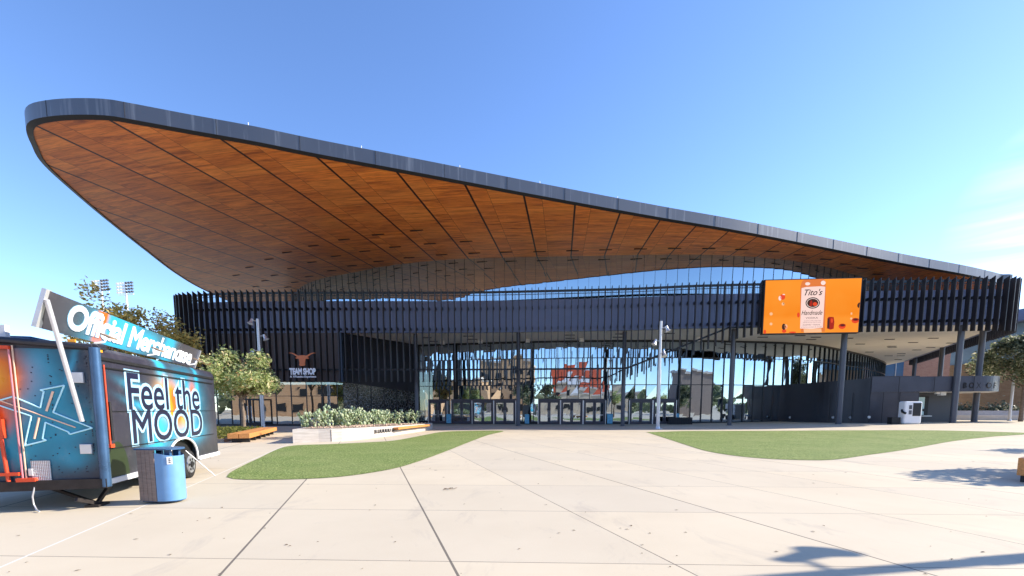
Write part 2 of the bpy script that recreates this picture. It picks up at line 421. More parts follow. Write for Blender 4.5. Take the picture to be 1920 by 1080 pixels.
def leafmat(name, cols):
    t = NT(name); oi = t.n('ShaderNodeNewGeometry')
    k = t.ramp(t.math('FRACT', t.math('MULTIPLY', oi.outputs['Random Per Island'], 7.13)), *cols)
    nd = t.n('ShaderNodeBsdfPrincipled'); t.set(nd.inputs['Base Color'], k); nd.inputs['Roughness'].default_value = .55
    tl = t.n('ShaderNodeBsdfTranslucent'); t.set(tl.inputs[0], k)
    mxs = t.n('ShaderNodeMixShader'); mxs.inputs[0].default_value = .5
    t.t.links.new(nd.outputs[0], mxs.inputs[1]); t.t.links.new(tl.outputs[0], mxs.inputs[2]); t.t.links.new(mxs.outputs[0], t.out.inputs[0])
    return t.m
M['leaf'] = leafmat('pale oak leaf', ((0, (.16, .22, .07)), (.4, (.37, .46, .17)), (.7, (.6, .65, .33)), (.93, (.76, .7, .4)), (1, (.75, .42, .2))))
M['leafy'] = leafmat('yellowing leaf', ((0, (.2, .18, .05)), (.4, (.48, .4, .12)), (.75, (.75, .6, .2)), (1, (.85, .6, .17))))
M['leafd'] = leafmat('dark leaf', ((0, (.07, .1, .055)), (.5, (.17, .2, .11)), (.85, (.34, .36, .22)), (1, (.6, .57, .38))))
M['cactus'] = leafmat('cactus pad', ((0, (.34, .44, .24)), (.5, (.58, .68, .44)), (1, (.76, .8, .6))))
M['shrub'] = leafmat('ground cover leaf', ((0, (.07, .09, .02)), (.6, (.2, .22, .05)), (1, (.4, .38, .1))))
M['gravel'] = plain('planter gravel', (.42, .31, .22), .9, 0, .4, 8, .8)

# painted trailer artwork in trailer coordinates (x along the side, z up, y across)
def gauss(t, x, z, cx, cz, sx, sz, ang=0.0):
    ca, sa = math.cos(R(ang)), math.sin(R(ang))
    dx = t.math('SUBTRACT', x, cx); dz = t.math('SUBTRACT', z, cz)
    u = t.math('DIVIDE', t.math('ADD', t.math('MULTIPLY', dx, ca), t.math('MULTIPLY', dz, sa)), sx)
    v = t.math('DIVIDE', t.math('SUBTRACT', t.math('MULTIPLY', dz, ca), t.math('MULTIPLY', dx, sa)), sz)
    d = t.math('ADD', t.math('MULTIPLY', u, u), t.math('MULTIPLY', v, v))
    return t.math('POWER', 2.718, t.math('MULTIPLY', d, -1.0))
def art(name, base, blobs, axis='x', rough=.3, dust=.16):
    t = NT(name); c = t.coord(); x, y, z = t.sep(c)
    h = x if axis == 'x' else y
    n1 = t.noise(c, 1.3, 4, .55, out=1); nx, ny, nz_ = t.sep(n1)
    hx = t.math('ADD', h, t.math('MULTIPLY', t.math('SUBTRACT', nx, .5), .22)); hz = t.math('ADD', z, t.math('MULTIPLY', t.math('SUBTRACT', ny, .5), .22))
    k = t.mix(t.noise(c, .9, 3), tuple(q*.7 for q in base), tuple(q*1.3 for q in base))
    for col, st, *g in blobs:
        k = t.mix(t.math('MULTIPLY', gauss(t, hx, hz, *g), st, clamp=True), k, col)
    k = t.mix(t.math('MULTIPLY', t.rng(t.noise(c, 3.3, 6, .7), .52, .8), dust), k, (.33, .30, .32))
    return t.bsdf(k, t.math('ADD', t.math('MULTIPLY', t.noise(c, 2, 3), .25), rough-.1), 0, t.bump(t.noise(c, 2.2, 2), .25, .02), .6)
CY, CYD, ORG, YEL = (.03, .36, .54), (.01, .26, .38), (.78, .13, .012), (.85, .36, .02)
M['side_art'] = art('trailer side paint', (.03, .028, .042), [
    (CY, 1.9, 3.2, 1.7, .95, .62, 10), (CY, 1.5, 1.95, 1.15, .4, .5, -35), (CY, 1.3, 1.6, 2.0, .7, .09, -12), (CY, 1.2, 1.7, 1.62, .7, .08, -14), (CY, 1.6, 2.3, 2.6, .18, .5, 10),
    (CY, 1.4, 4.2, 2.2, .12, .55, 4), (CY, 1.3, 3.6, 1.1, .8, .2, 0),
    (YEL, 3.0, 2.7, 1.8, .5, .28, -25), (ORG, 1.6, 2.95, 1.75, .2, .4, 20), (YEL, 1.8, 3.5, 1.5, .25, .2, 0), (ORG, 1.3, 3.9, 1.95, .16, .3, 0), (YEL, 1.4, 3.1, .95, .2, .1, 0), (ORG, 1.6, 2.42, 2.32, .07, .1, 0)])
M['rear_art'] = art('trailer rear paint', (.014, .022, .045), [
    (CYD, 1.6, .75, 1.9, .33, .75, 0), (CYD, 1.4, 1.1, 1.2, .35, .5, 0), (CYD, 1.3, .5, 1.4, .4, .4, 0), (CY, .8, .85, 2.1, .15, .4, 10), (CY, .75, .35, 2.3, .05, .4, 14), (CYD, 1.0, .45, .9, .3, .18, 0),
    (ORG, 2.2, 1.45, 2.15, .42, .33, 0), (YEL, 2.0, 1.62, 2.15, .34, .24, 0), (ORG, 1.5, 1.5, 1.55, .32, .2, 0)], axis='y', dust=.2)
M['panel_art'] = art('awning sign paint', (.05, .048, .062), [
    (CY, 1.5, 1.5, 3.2, .75, .6, 0), (CY, 1.2, 2.6, 3.1, .5, .22, 0), (CY, 1.3, 3.6, 3.15, .28, .5, 0), (ORG, 2.4, .95, 3.2, .12, .9, 0), (CY, 1.1, 1.1, 2.7, .5, .2, 0)])

# ================================================================== SETTING
def ground():
    xs = sorted(set([-400, -200, -110, -70] + [-50 + 2*i for i in range(61)] + [90, 130, 220, 420]))
    ys = sorted(set([-400, -200, -100, -60, -30, -15, 0, 10, 18] + [22 + 1.5*i for i in range(20)] + [58, 70, 90, 130, 200, 420, 900]))
    m = MB(); n = len(xs)
    m.add([(x, y, gz(x, y)) for y in ys for x in xs], [(j*n+i, j*n+i+1, (j+1)*n+i+1, (j+1)*n+i) for j in range(len(ys)-1) for i in range(n-1)], True)
    return struct('ground', m, M['paving'])
ground()
def lawn(pix, label):
    pts = [at_g(*p) for p in pix]; pts = [Vector((p.x, p.y, 0)) for p in pts]
    pts = catmull(pts + [pts[0]], .35)[:-1]
    bm = bmesh.new(); f = bm.faces.new([bm.verts.new(p) for p in pts])
    x0 = min(p.x for p in pts); x1 = max(p.x for p in pts); y0 = min(p.y for p in pts); y1 = max(p.y for p in pts)
    bmesh.ops.triangulate(bm, faces=bm.faces[:])
    for k in range(int(x0), int(x1)+1, 2): bmesh.ops.bisect_plane(bm, geom=bm.verts[:]+bm.edges[:]+bm.faces[:], plane_co=(k, 0, 0), plane_no=(1, 0, 0))
    for k in range(int(y0), int(y1)+1, 1): bmesh.ops.bisect_plane(bm, geom=bm.verts[:]+bm.edges[:]+bm.faces[:], plane_co=(0, k, 0), plane_no=(0, 1, 0))
    for v in bm.verts: v.co.z = gz(v.co.x, v.co.y) + .01
    bmesh.ops.recalc_face_normals(bm, faces=bm.faces[:])
    for q in bm.faces:
        if q.normal.z < 0: q.normal_flip()
    me = bpy.data.meshes.new('lawn'); bm.to_mesh(me); bm.free(); me.materials.append(M['turf'])
    o = bpy.data.objects.new('lawn', me); COL.objects.link(o); tag(o, label, 'lawn', kind='stuff')
    return o
lawn([(425, 895), (436, 884), (480, 862), (540, 837), (620, 833), (690, 829.5), (740, 826), (790, 817), (830, 810), (880, 808), (943, 808), (915, 816), (880, 829), (845, 843), (800, 860), (752, 875.5), (700, 886), (640, 894), (580, 898), (500, 900), (445, 899)],
     'green turf lawn in front of the cactus planter')
lawn([(1212, 810.5), (1245, 821), (1285, 834), (1325, 846), (1380, 855), (1440, 860.5), (1510, 863), (1565, 862), (1630, 853), (1700, 843), (1790, 827), (1860, 819), (1935, 813), (1860, 809.5), (1750, 807), (1600, 807), (1400, 808), (1290, 808.3)],
     'pale green turf lawn in front of the ticket kiosk')

# ================================================================== ARENA
arena = thing('arena_building', 'large arena with sweeping wood-lined roof canopy and black fins over a glass front', 'arena', ROOT)
def AB(): return MB(ROOT)
ZR = lambda x, y: 17.2 - .03*x
def roofpt(px, py):
    d = ray(px, py); t = (17.2 - EYE)/(d.z + .03*d.x); p = E0 + d*t; return Vector((p.x, p.y, 0))
edge_px = [(388, 548), (330, 515), (270, 470), (200, 415), (140, 365), (80, 310), (58, 272), (49, 246), (57, 230), (90, 222), (140, 218.5), (200, 220), (245, 227), (353, 246.5), (479, 268.5), (590, 290.5), (787, 327), (1027, 372), (1233, 409), (1387, 435), (1537, 464), (1687, 494), (1800, 514), (1850, 524.5), (1874, 530.5), (1893, 538)]
edge = [Vector((-45.5, 84, 0)), ] + [roofpt(*p) for p in edge_px] + [Vector((64, 66, 0)), Vector((65, 78, 0))]
edge = catmull(edge, .5)
outline = edge + [Vector((50, 125, 0)), Vector((-40, 125, 0))]
def flat(poly, zf, up, m):
    bm = bmesh.new(); bm.faces.new([bm.verts.new((p.x, p.y, zf(p.x, p.y))) for p in poly])
    bmesh.ops.triangulate(bm, faces=bm.faces[:])
    bm.verts.ensure_lookup_table(); bm.verts.index_update()
    vs = [v.co.copy() for v in bm.verts]; fs = []
    for f in bm.faces:
        ids = [v.index for v in f.verts]
        if (f.normal.z > 0) != up: ids.reverse()
        fs.append(ids)
    bm.free(); m.add(vs, fs); return m
roof = flat(outline, lambda x, y: ZR(x, y) + .9, True, AB()).build('roof', M['fascia'], arena)
inner = offs(edge, .16) if False else [p for p in edge]
lip = offs(edge, .3)      # to the left of the travel direction: towards the inside
cen = Vector((5, 80, 0))
if (lip[200]-cen).length > (edge[200]-cen).length: lip = offs(edge, -.3)
sof = flat(lip + [Vector((50, 125, 0)), Vector((-40, 125, 0))], lambda x, y: ZR(x, y) + .06, False, AB()).build('soffit', M['wood'], roof)
m = AB(); n = len(edge)
m.add([(p.x, p.y, ZR(p.x, p.y) + .1) for p in edge] + [(p.x, p.y, ZR(p.x, p.y) + .96) for p in edge], [(i, i+1, n+i+1, n+i) for i in range(n-1)], True)
m.build('fascia', M['fascia'], roof)
m = AB()
m.add([(p.x, p.y, ZR(p.x, p.y) + .1) for p in edge] + [(p.x, p.y, ZR(p.x, p.y) - .0) for p in lip], [(i, n+i, n+i+1, i+1) for i in range(n-1)], True)
m.build('fascia_reveal', M['fascia_dark'], roof)
# fascia joints
m = AB()
for i in range(6, n-6, 9):
    a, b = edge[i], edge[i+1]; t = (b-a).normalized(); nn = Vector((t.y, -t.x, 0))
    if (a+nn-cen).length < (a-cen).length: nn = -nn
    m.beam(a + nn*.004 + Vector((0, 0, ZR(a.x, a.y) + .11)), a + nn*.004 + Vector((0, 0, ZR(a.x, a.y) + .958)), .022, .022)
m.build('fascia_joint', M['black'], roof)['kind'] = 'stuff'
for px, py in ((145, 182), (252, 195), (485, 238), (686, 278), (860, 310), (1010, 340), (1150, 370), (1400, 415)):
    i = min(range(n), key=lambda k: abs(PCX + FOC*edge[k].x/(edge[k].y) - px) + (900 if edge[k].y > 60 or k < n*.2 and px > 300 else 0))
    p = edge[i] + (cen-edge[i]).normalized()*.25
    AB().cyl((p.x, p.y, ZR(p.x, p.y)+.9), (p.x, p.y, ZR(p.x, p.y)+1.2), .022, 6).build('lightning_rod', M['white'], roof)
# light slots in the soffit
C0 = Vector((20, 185, 0))
rows = [[(443, 517), (468, 502), (504.6, 487), (538.6, 474), (587.6, 461.5), (645, 450), (708.8, 440.8), (781, 433)],
        [(480, 538), (497, 527), (515, 517), (547, 504), (585, 492.5), (630, 481), (684, 472), (740.6, 464), (806, 457.8), (874, 453.6)],
        [(540, 539), (553, 530), (580, 519), (622, 508), (660, 499), (710, 491), (767, 484), (828, 478.5)],
        [(889.4, 475.5), (949.6, 473.7), (1011.6, 472.7), (1073.5, 471), (1135.5, 469.3), (1201, 467.7), (1265, 466.5), (1329, 467), (1391, 468.7), (1449, 472.5), (1500, 479), (1549, 487), (1586, 496), (1618, 504), (1646, 515)]]
for row in rows:
    for p in row:
        q = roofpt(*p); d = q - C0; t = Vector((-d.y, d.x, 0)).normalized()
        z = ZR(q.x, q.y) + .045
        AB().beam(q - t*.6 + Vector((0, 0, z)), q + t*.6 + Vector((0, 0, z)), .17, .05).build('light_slot', M['black'], roof)

# upper glazed drum under the roof
drum_px = [(420, 560), (490, 551), (560, 543), (677, 509), (772, 494), (879, 486), (1020, 482.6), (1120, 480.5), (1233, 478.5), (1320, 479), (1387, 481.5), (1477, 489), (1537, 499), (1594, 514), (1640, 529)]
drum = [roofpt(*p) for p in drum_px]
drum = [Vector((-46, 105, 0)), Vector((-44, 92, 0))] + drum[2:] + [Vector((47, 60, 0)), Vector((52, 75, 0))]
drum = catmull(drum, 1.08)
low = offs(drum, .3)
if (low[30]-cen).length > (drum[30]-cen).length: low = offs(drum, -.3)
random.seed(3)
m = AB(); mu = AB()
for i in range(len(drum)-1):
    a, b, c, d = drum[i], drum[i+1], low[i+1], low[i]
    e = random.uniform(-.006, .006)
    zt = lambda p: ZR(p.x, p.y) + .1
    m.quad((d.x, d.y+e, 9.6), (c.x, c.y-e, 9.6), (b.x, b.y, zt(b)), (a.x, a.y, zt(a)))
    mu.beam((d.x, d.y-.03, 9.6), (a.x, a.y-.03, zt(a)), .018, .03)
ug = m.build('upper_glass', M['glass_up'], arena)
mu.build('mullion', M['mullion'], ug)
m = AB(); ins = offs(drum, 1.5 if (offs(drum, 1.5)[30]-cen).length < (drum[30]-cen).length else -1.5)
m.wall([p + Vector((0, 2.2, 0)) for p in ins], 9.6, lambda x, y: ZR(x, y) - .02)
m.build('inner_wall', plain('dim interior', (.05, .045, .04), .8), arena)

# fin screen ----------------------------------------------------------
FP = [(-31.5, 62), (-33.8, 56), (-35.0, 51.5), (-34.9, 48.9), (-33.6, 47.2), (-31.2, 46.3), (-27, 45.8), (-18, 45.55), (-5.3, 45.5), (2.1, 45.0), (11.3, 44.1), (17, 43.1), (21.8, 42.6), (31.2, 41.8), (38.1, 41.4), (42.4, 41.1), (44.4, 41.4), (45.7, 42.6), (47.0, 44.8), (53.5, 56), (63, 73)]
fpath = catmull([(x, y, 0) for x, y in FP], .63)
def finbot(x, y):
    if y > 46.6 and x > 0: return 8.6
    if x < 11: return 4.35
    if x < 20.3: return 4.35 + (x-11)/9.3*3.7
    if x < 23: return 8.05 + .5*sm((x-20.3)/2.7)
    return 8.55
fins = []
for i, p in enumerate(fpath):
    t = (fpath[min(i+1, len(fpath)-1)] - fpath[max(i-1, 0)]).normalized(); nn = Vector((t.y, -t.x, 0))   # outward
    fins.append((p, t, nn))
def fin_mesh(m, p, t, nn):
    zb, zt = finbot(p.x, p.y), 13.2
    h = .032; a = p - nn*.23; b = p + nn*.23
    vs = []
    for q, z0, z1 in ((a, zb+.05, zt-.16), (b, zb, zt+.04)):
        for s_ in (-1, 1): vs += [q + t*h*s_ + Vector((0, 0, z0)), q + t*h*s_ + Vector((0, 0, z1))]
    m.add(vs, [(0, 1, 5, 4), (2, 6, 7, 3), (0, 2, 3, 1), (4, 5, 7, 6), (1, 3, 7, 5), (0, 4, 6, 2)])
order = sorted(range(len(fins)), key=lambda i: (0 if -34.5 < fins[i][0].x < 46.5 and fins[i][0].y < 48.5 else 1, fins[i][0].length - .2*(13-finbot(fins[i][0].x, fins[i][0].y))))
sel = set(order[:99]); rest = AB()
for i, (p, t, nn) in enumerate(fins):
    if i in sel:
        m = AB(); fin_mesh(m, p, t, nn); m.build('fin', M['fin'], arena)
    else: fin_mesh(rest, p, t, nn)
ro = rest.build('fins', M['fin'], arena); ro['kind'] = 'stuff'
bandp = offs(fpath, .62)
if (bandp[80]-cen).length > (fpath[80]-cen).length: bandp = offs(fpath, -.62)
# brackets and rails between fins and wall
for z in (11.5, 9.55):
    m = AB(); rail = [f[0] - f[2]*.4 + Vector((0, 0, z)) for f in fins]
    for p, t, nn in fins: m.beam(p - nn*.2 + Vector((0, 0, z)), p - nn*.61 + Vector((0, 0, z)), .12, .24)
    m.build('fin_brackets', M['mullion'], arena)['kind'] = 'stuff'
m = AB(); lowr = []
for p, t, nn in fins:
    if p.y < 49 and p.x < 22.5:
        z = finbot(p.x, p.y) + 1.25; z = min(z, 9.2); lowr.append(p - nn*.3 + Vector((0, 0, z)))
for a, b in zip(lowr, lowr[1:]): m.beam(a, b, .13, .16)
m.build('fin_rail', M['mullion'], arena)
# band wall behind the fins
band = AB().wall(bandp, 9.25, 12.3, .35 if (offs(bandp, .35)[80]-cen).length < (bandp[80]-cen).length else -.35).build('parapet_band', M['band'], arena)
m = AB(); inw = 1 if (offs(bandp, 1)[80]-cen).length < (bandp[80]-cen).length else -1
for i in range(1, len(bandp)-1, 2):
    p = bandp[i] + (fpath[i]-bandp[i]).normalized()*.004
    m.beam(p + Vector((0, 0, 9.26)), p + Vector((0, 0, 12.29)), .015, .015)
m.build('panel_joint', M['black'], band)
# railing on the terrace
rl = offs(bandp, inw*.75)
m = AB()
dense = resample(rl, .145)
for p in dense: m.box((p.x, p.y, 12.7), (.022, .022, 1.0))
for z, h in ((13.28, .22), (13.0, .05)):
    for a, b in zip(rl, rl[1:]): m.beam(a + Vector((0, 0, z)), b + Vector((0, 0, z)), .06, h)
m.build('terrace_railing', M['mullion'], arena)
m = AB()
tf = offs(bandp, inw*.4)
# terrace floor and entrance soffit
shop = [p for p in bandp if p.y < 47.5 and p.x < -17.2]
front = [p for p in bandp if p.x > -17.2 and p.y < 60 or p.x > 40]
gtop_px = [(785, 646.6), (860, 644), (974, 640.5), (1080, 638.5), (1200, 637.8), (1313, 638), (1381, 639.3), (1480, 642.3), (1541, 648), (1611, 663), (1646, 673.5), (1660, 682)]
gl = [at_z(x, y, 9.25) for x, y in gtop_px]; gl = [Vector((p.x, p.y, 0)) for p in gl]
gl = catmull(gl + [Vector((66, 84, 0))], 1.25)
spoly = [p for p in front] + [Vector((66, 84, 0))] + gl[::-1] + [Vector((-17.2, 46.3, 0))]
flat(spoly, lambda x, y: 9.26, False, AB()).build('entrance_soffit', M['soffit'], arena)
spoly2 = [p for p in bandp] + [Vector((70, 100, 0)), Vector((-30, 100, 0))]
flat(spoly2, lambda x, y: 9.75, True, AB()).build('terrace_floor', M['navy'], arena)
for px, py in [(800, 633), (812, 640), (878, 630), (886, 636), (1069, 628), (1069, 634), (1163, 626), (1158, 632), (1255, 625), (1430, 632), (1500, 629), (1521, 636), (1480, 624), (1530, 632), (1590, 634), (1613, 645), (1668, 636), (1712, 642), (1630, 660), (1666, 667), (1673, 651), (1690, 663), (1719, 656), (1750, 634), (1783, 643), (1745, 651), (1689, 667), (1684, 674), (1672, 649)]:
    p = at_z(px, py, 9.25); AB().box((p.x, p.y, 9.235), (1.0, .22, .05)).build('downlight', M['black'], arena)
for px, py in [(741, 646), (831, 643), (901, 641), (989, 639.5), (1090, 638), (1307, 637)]:
    p = at_z(px, py, 9.0); AB().box((p.x, p.y-.3, 9.0), (.5, .35, .4)).build('floodlight', M['white'], arena, .03)
# ground level glazing
random.seed(11)
m = AB(); mu = AB()
for i in range(len(gl)-1):
    a, b = gl[i], gl[i+1]
    for z0, z1 in ((0, 2.85), (2.85, 4.4), (4.4, 7.35), (7.35, 9.24)):
        e = [random.uniform(-.011, .011) for _ in range(3)]
        m.quad((a.x, a.y + e[0], z0), (b.x, b.y - e[0] + e[1], z0), (b.x, b.y + e[2], z1), (a.x, a.y - e[2] - e[1], z1))
    mu.beam((a.x, a.y-.06, 0), (a.x, a.y-.06, 9.24), .06, .12)
    for z in (4.4, 7.35): mu.beam((a.x, a.y-.06, z), (b.x, b.y-.06, z), .12, .07)
    mu.beam((a.x, a.y-.06, 9.15), (b.x, b.y-.06, 9.15), .16, .2); mu.beam((a.x, a.y-.06, .16), (b.x, b.y-.06, .16), .14, .32)
gw = m.build('glass_wall', M['glass'], arena); mu.build('mullion', M['mullion'], gw)
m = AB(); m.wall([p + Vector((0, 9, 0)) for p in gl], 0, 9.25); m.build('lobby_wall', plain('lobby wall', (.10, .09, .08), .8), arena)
for px in (854, 992, 1149, 1292, 1396):
    p = at_y(px, 700, 53.6 if px < 1350 else 54.4); AB().cyl((p.x, p.y, 0), (p.x, p.y, 9.24), .24, 16).build('lobby_column', M['black'], arena)
# columns under the band
for px, py, d in [(778.8, 625, 46.9), (972, 622, 46.3), (1171.5, 619, 45.5), (1376, 615, 44.2), (1584, 625, 43.0), (1804, 609, 42.3), (1843, 625, 45.2), (1767, 655, 57), (1716, 674, 69)]:
    p = at_y(px, py, d); z0 = gz(p.x, p.y)
    m = AB(); m.cyl((p.x, p.y, z0), (p.x, p.y, 9.25), .2 if d < 48 and px < 1400 else .25, 24)
    m.cyl((p.x, p.y, z0), (p.x, p.y, z0+.04), .3, 24)
    m.build('column', M['column'], arena)
# door bays
def glass_y(x):
    for a, b in zip(gl, gl[1:]):
        if a.x <= x <= b.x: return a.y + (b.y-a.y)*(x-a.x)/(b.x-a.x)
    return gl[0].y
def door(x0, x1):
    y = min(glass_y(x0), glass_y(x1)) - .22; H = 2.85; c = (x0+x1)/2
    m = AB()
    for x in (x0+.05, x1-.05): m.box((x, y, H/2), (.1, .16, H))
    m.box((c, y, H-.14), (x1-x0-.2, .16, .28))
    m.box((c, y, .02), (x1-x0-.2, .2, .04))
    fr = m.build('double_door', M['doorframe'], arena)
    for s_ in (-1, 1):
        lw = (x1-x0-.2)/2 - .02; lx = c + s_*(lw/2+.01); m = AB()
        for q in (-1, 1): m.box((lx + q*(lw/2-.085), y-.005, 1.32), (.15, .07, 2.5))
        m.box((lx, y-.005, 2.49), (lw-.32, .07, .16)); m.box((lx, y-.005, .2), (lw-.32, .07, .26))
        m.build('door_leaf', M['doorframe'], fr)
        e = random.uniform(-.01, .01)
        AB().quad((lx-lw/2+.16, y-e, .33), (lx+lw/2-.16, y+e, .33), (lx+lw/2-.16, y+e*.5, 2.41), (lx-lw/2+.16, y-e*.5, 2.41)).build('pane', M['glass'], fr)
        hx = c + s_*.09
        AB().cyl((hx, y-.11, .75), (hx, y-.11, 1.55), .02, 6).beam((hx, y-.03, 1.0), (hx, y-.12, 1.0), .02, .02).build('handle', M['steel'], fr)
        AB().box((lx, y-.045, 1.05), (lw-.3, .03, .06)).build('push_bar', M['alu'], fr)
    for x in (x0, x1): AB().box((x, y-.03, 1.35), (.06, .14, 2.66)).build('door_post', M['alu'], fr)
def px_x(px, d=52): return at_y(px, 795, d).x
for a, b in [(845.2, 884.4), (885.2, 925.2), (926, 967), (1008.6, 1049.4), (1050.2, 1091), (1092, 1133), (1176.4, 1219), (1220, 1262.8), (800, 836)]:
    d = 51.5 if a > 900 else 52.4
    door(px_x(a, d), px_x(b, d))
# gate lettering on the glass
tx = px_x(1018, 51.5); text('EAST  GATE', M['mullion'], 'gate_lettering', arena, (px_x(955, 51.5), glass_y(2)-.32, 3.75), (1, 0, 0), (0, 0, 1), px_x(1029, 51.5)-px_x(955, 51.5), .55, .03, .01, base=ROOT, space=1.6)
# shop block: upper wall, angled return wall, shopfront glass
shop = [p for p in bandp if p.x < -17.2 and p.y < 56] + [Vector((-16.95, 46.17, 0))]
AB().wall([p + Vector((0, .05, 0)) for p in shop], 4.4, 9.24, inw*.3).build('shop_wall', M['wallbrown'], arena)
A_, B_ = Vector((-17.0, 46.2, 0)), Vector((-11.0, 54.5, 0))
m = AB(); m.add([(A_.x, A_.y, 4.4), (B_.x, B_.y, 3.65), (B_.x, B_.y, 9.24), (A_.x, A_.y, 9.24), (A_.x-1, A_.y+.4, 4.4), (B_.x-1, B_.y+.4, 3.65)], [(0, 1, 2, 3), (0, 4, 5, 1)])
m.build('angled_wall', M['navy'], arena)
AB().box((A_.x+.05, A_.y-.35, 6.8), (.35, .5, 4.85)).build('corner_post', plain('blue corner post', (.05, .075, .12), .4), arena)
random.seed(5)
sg = [p + Vector((0, -.35, 0)) for p in shop]; m = AB(); mu = AB()
sgl = resample(sg, 1.55)
sgl.append(Vector((A_.x+.1, A_.y-.3, 0)))
for a, b in zip(sgl, sgl[1:]):
    for z0, z1 in ((.2, 3.0), (3.0, 4.4)):
        e = random.uniform(-.008, .008)
        m.quad((a.x, a.y+e, z0), (b.x, b.y-e, z0), (b.x, b.y-e/2, z1), (a.x, a.y+e/2, z1))
    mu.beam((a.x, a.y-.04, .2), (a.x, a.y-.04, 4.4), .05, .08)
    mu.beam((a.x, a.y-.04, 3.0), (b.x, b.y-.04, 3.0), .06, .05)
    mu.beam((a.x, a.y-.05, .1), (b.x, b.y-.05, .1), .12, .22)
s1 = m.build('shop_glass', M['glass_shop'], arena); mu.build('mullion', M['mullion'], s1)
m = AB(); mu = AB()
for k in range(6):
    a = A_.lerp(B_, k/6); b = A_.lerp(B_, (k+1)/6)
    m.quad((a.x, a.y, .2), (b.x, b.y, .2), (b.x, b.y, 4.41 - .75*(k+1)/6), (a.x, a.y, 4.41 - .75*k/6))
    mu.beam((a.x, a.y-.05, .1), (a.x, a.y-.05, 4.2), .07, .07); mu.beam((a.x, a.y-.05, .15), (b.x, b.y-.05, .15), .1, .3)
def graphics():
    t = NT('printed window film'); c = t.coord()
    v = t.n('ShaderNodeTexVoronoi', feature='DISTANCE_TO_EDGE'); t.set(v.inputs['Vector'], c); v.inputs['Scale'].default_value = 2.6
    k = t.mix(t.math('MULTIPLY', t.math('LESS_THAN', v.outputs['Distance'], .05), .8), (.012, .013, .017), (.2, .19, .2))
    return t.bsdf(k, .2, 0, None, .8)
s2 = m.build('printed_glass', graphics(), arena); mu.build('mullion', M['mullion'], s2)
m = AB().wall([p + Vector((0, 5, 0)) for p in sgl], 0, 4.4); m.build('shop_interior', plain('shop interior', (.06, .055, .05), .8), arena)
# shop doors
for px in (452, 472):
    a = at_y(px, 790, 45.1); b = at_y(px+19, 790, 45.1); m = AB()
    for x in (a.x+.05, b.x-.05): m.box((x, 44.98, 1.35), (.12, .1, 2.5))
    m.box(((a.x+b.x)/2, 44.98, 2.65), (b.x-a.x, .1, .14)); m.box(((a.x+b.x)/2, 44.98, .25), (b.x-a.x-.2, .1, .25))
    dr = m.build('shop_door', M['mullion'], arena)
    hx = b.x-.18 if px < 460 else a.x+.18
    AB().cyl((hx, 44.86, .75), (hx, 44.86, 2.0), .03, 6).build('handle', M['steel'], dr)

# signs on the arena --------------------------------------------------
YS = 44.95
def at_s(px, py): return at_y(px, py, YS)
lh = [(715, 245), (790, 250), (828, 262), (900, 222), (955, 190), (1030, 170), (1100, 180), (1104, 188), (1040, 192), (970, 218), (905, 268), (862, 298), (910, 322), (905, 332), (880, 350), (822, 345), (802, 400), (787, 480), (800, 520), (780, 550), (715, 558)]
pts = lh + [(1430-x, y) for x, y in lh[-2:0:-1]]
P3 = [at_s(520 + x*.0648, 650 + y*.0648) for x, y in pts]
o = P3[0].copy(); s_ = MB(o); s_.extr(P3, (0, .12, 0))
tag(s_.build('steer_head_emblem', M['orange']), 'burnt orange longhorn steer head emblem above the white team shop letters', 'emblem')
def flat_sign(body, px0, py0, px1, py1, label, name, bold, mat=M['whiteletter'], shear=0, space=1.0):
    a = at_s(px0, py1); b = at_s(px1, py1); c = at_s(px0, py0)
    r = thing(name, label, 'sign', a)
    text(body, mat, 'lettering', r, a + Vector((0, -.1, 0)), (1, 0, 0), (0, 0, 1), (b-a).length, c.z-a.z, -.1, bold, shear, base=a, space=space)
    return r
flat_sign('TEAM SHOP', 544.5, 691, 592.5, 702, 'white block letter sign reading TEAM SHOP beneath the orange steer head', 'shop_sign', .06, space=.95)
r = flat_sign('A     Fanatics Experience', 545, 704.3, 593.5, 709.3, 'small white line of letters right below the TEAM SHOP sign', 'shop_tagline', .03)
a = at_s(549, 704.5); MB(at_s(545, 709.3)).extr([a, at_s(552.6, 704.5), at_s(551, 708.5)], (0, .1, 0)).build('flag_mark', M['whiteletter'], r)

# video screen ---------------------------------------------------------
EM = 1/2**EXPO
def emis(name, col, k=1.0):
    t = NT(name); e = t.n('ShaderNodeEmission'); e.inputs[0].default_value = (*col, 1); e.inputs[1].default_value = k*EM
    t.t.links.new(e.outputs[0], t.out.inputs[0]); return t.m
SL, SR = at_y(1430.5, 625, 41.9), at_y(1608.5, 623, 41.15)
SL.z = SR.z = (SL.z + SR.z)/2; sw = (SR-SL).length; sh = 4.62
sr = (SR-SL).normalized(); su = Vector((0, 0, 1)); sn = sr.cross(su)          # towards the plaza
scr = thing('video_screen', 'large video screen showing a bottle on an orange background', 'screen', SL)
def sp(zx, zy, k):     # zoom pixel -> point on the screen face, k layers in front
    v = (892 - zy)/(892-210); x0 = 215 + 33*v; x1 = 1500 + 48*v
    return SL + sr*(sw*(zx-x0)/(x1-x0)) + su*(sh*v) + sn*(.004*k)
m = MB(SL); c = SL + sr*sw/2 + su*sh/2 - sn*.2
m.box(c, (sw+.16, .36, sh+.16), M=Matrix((sr, -sn, su)).transposed()); m.build('casing', M['black'], scr)
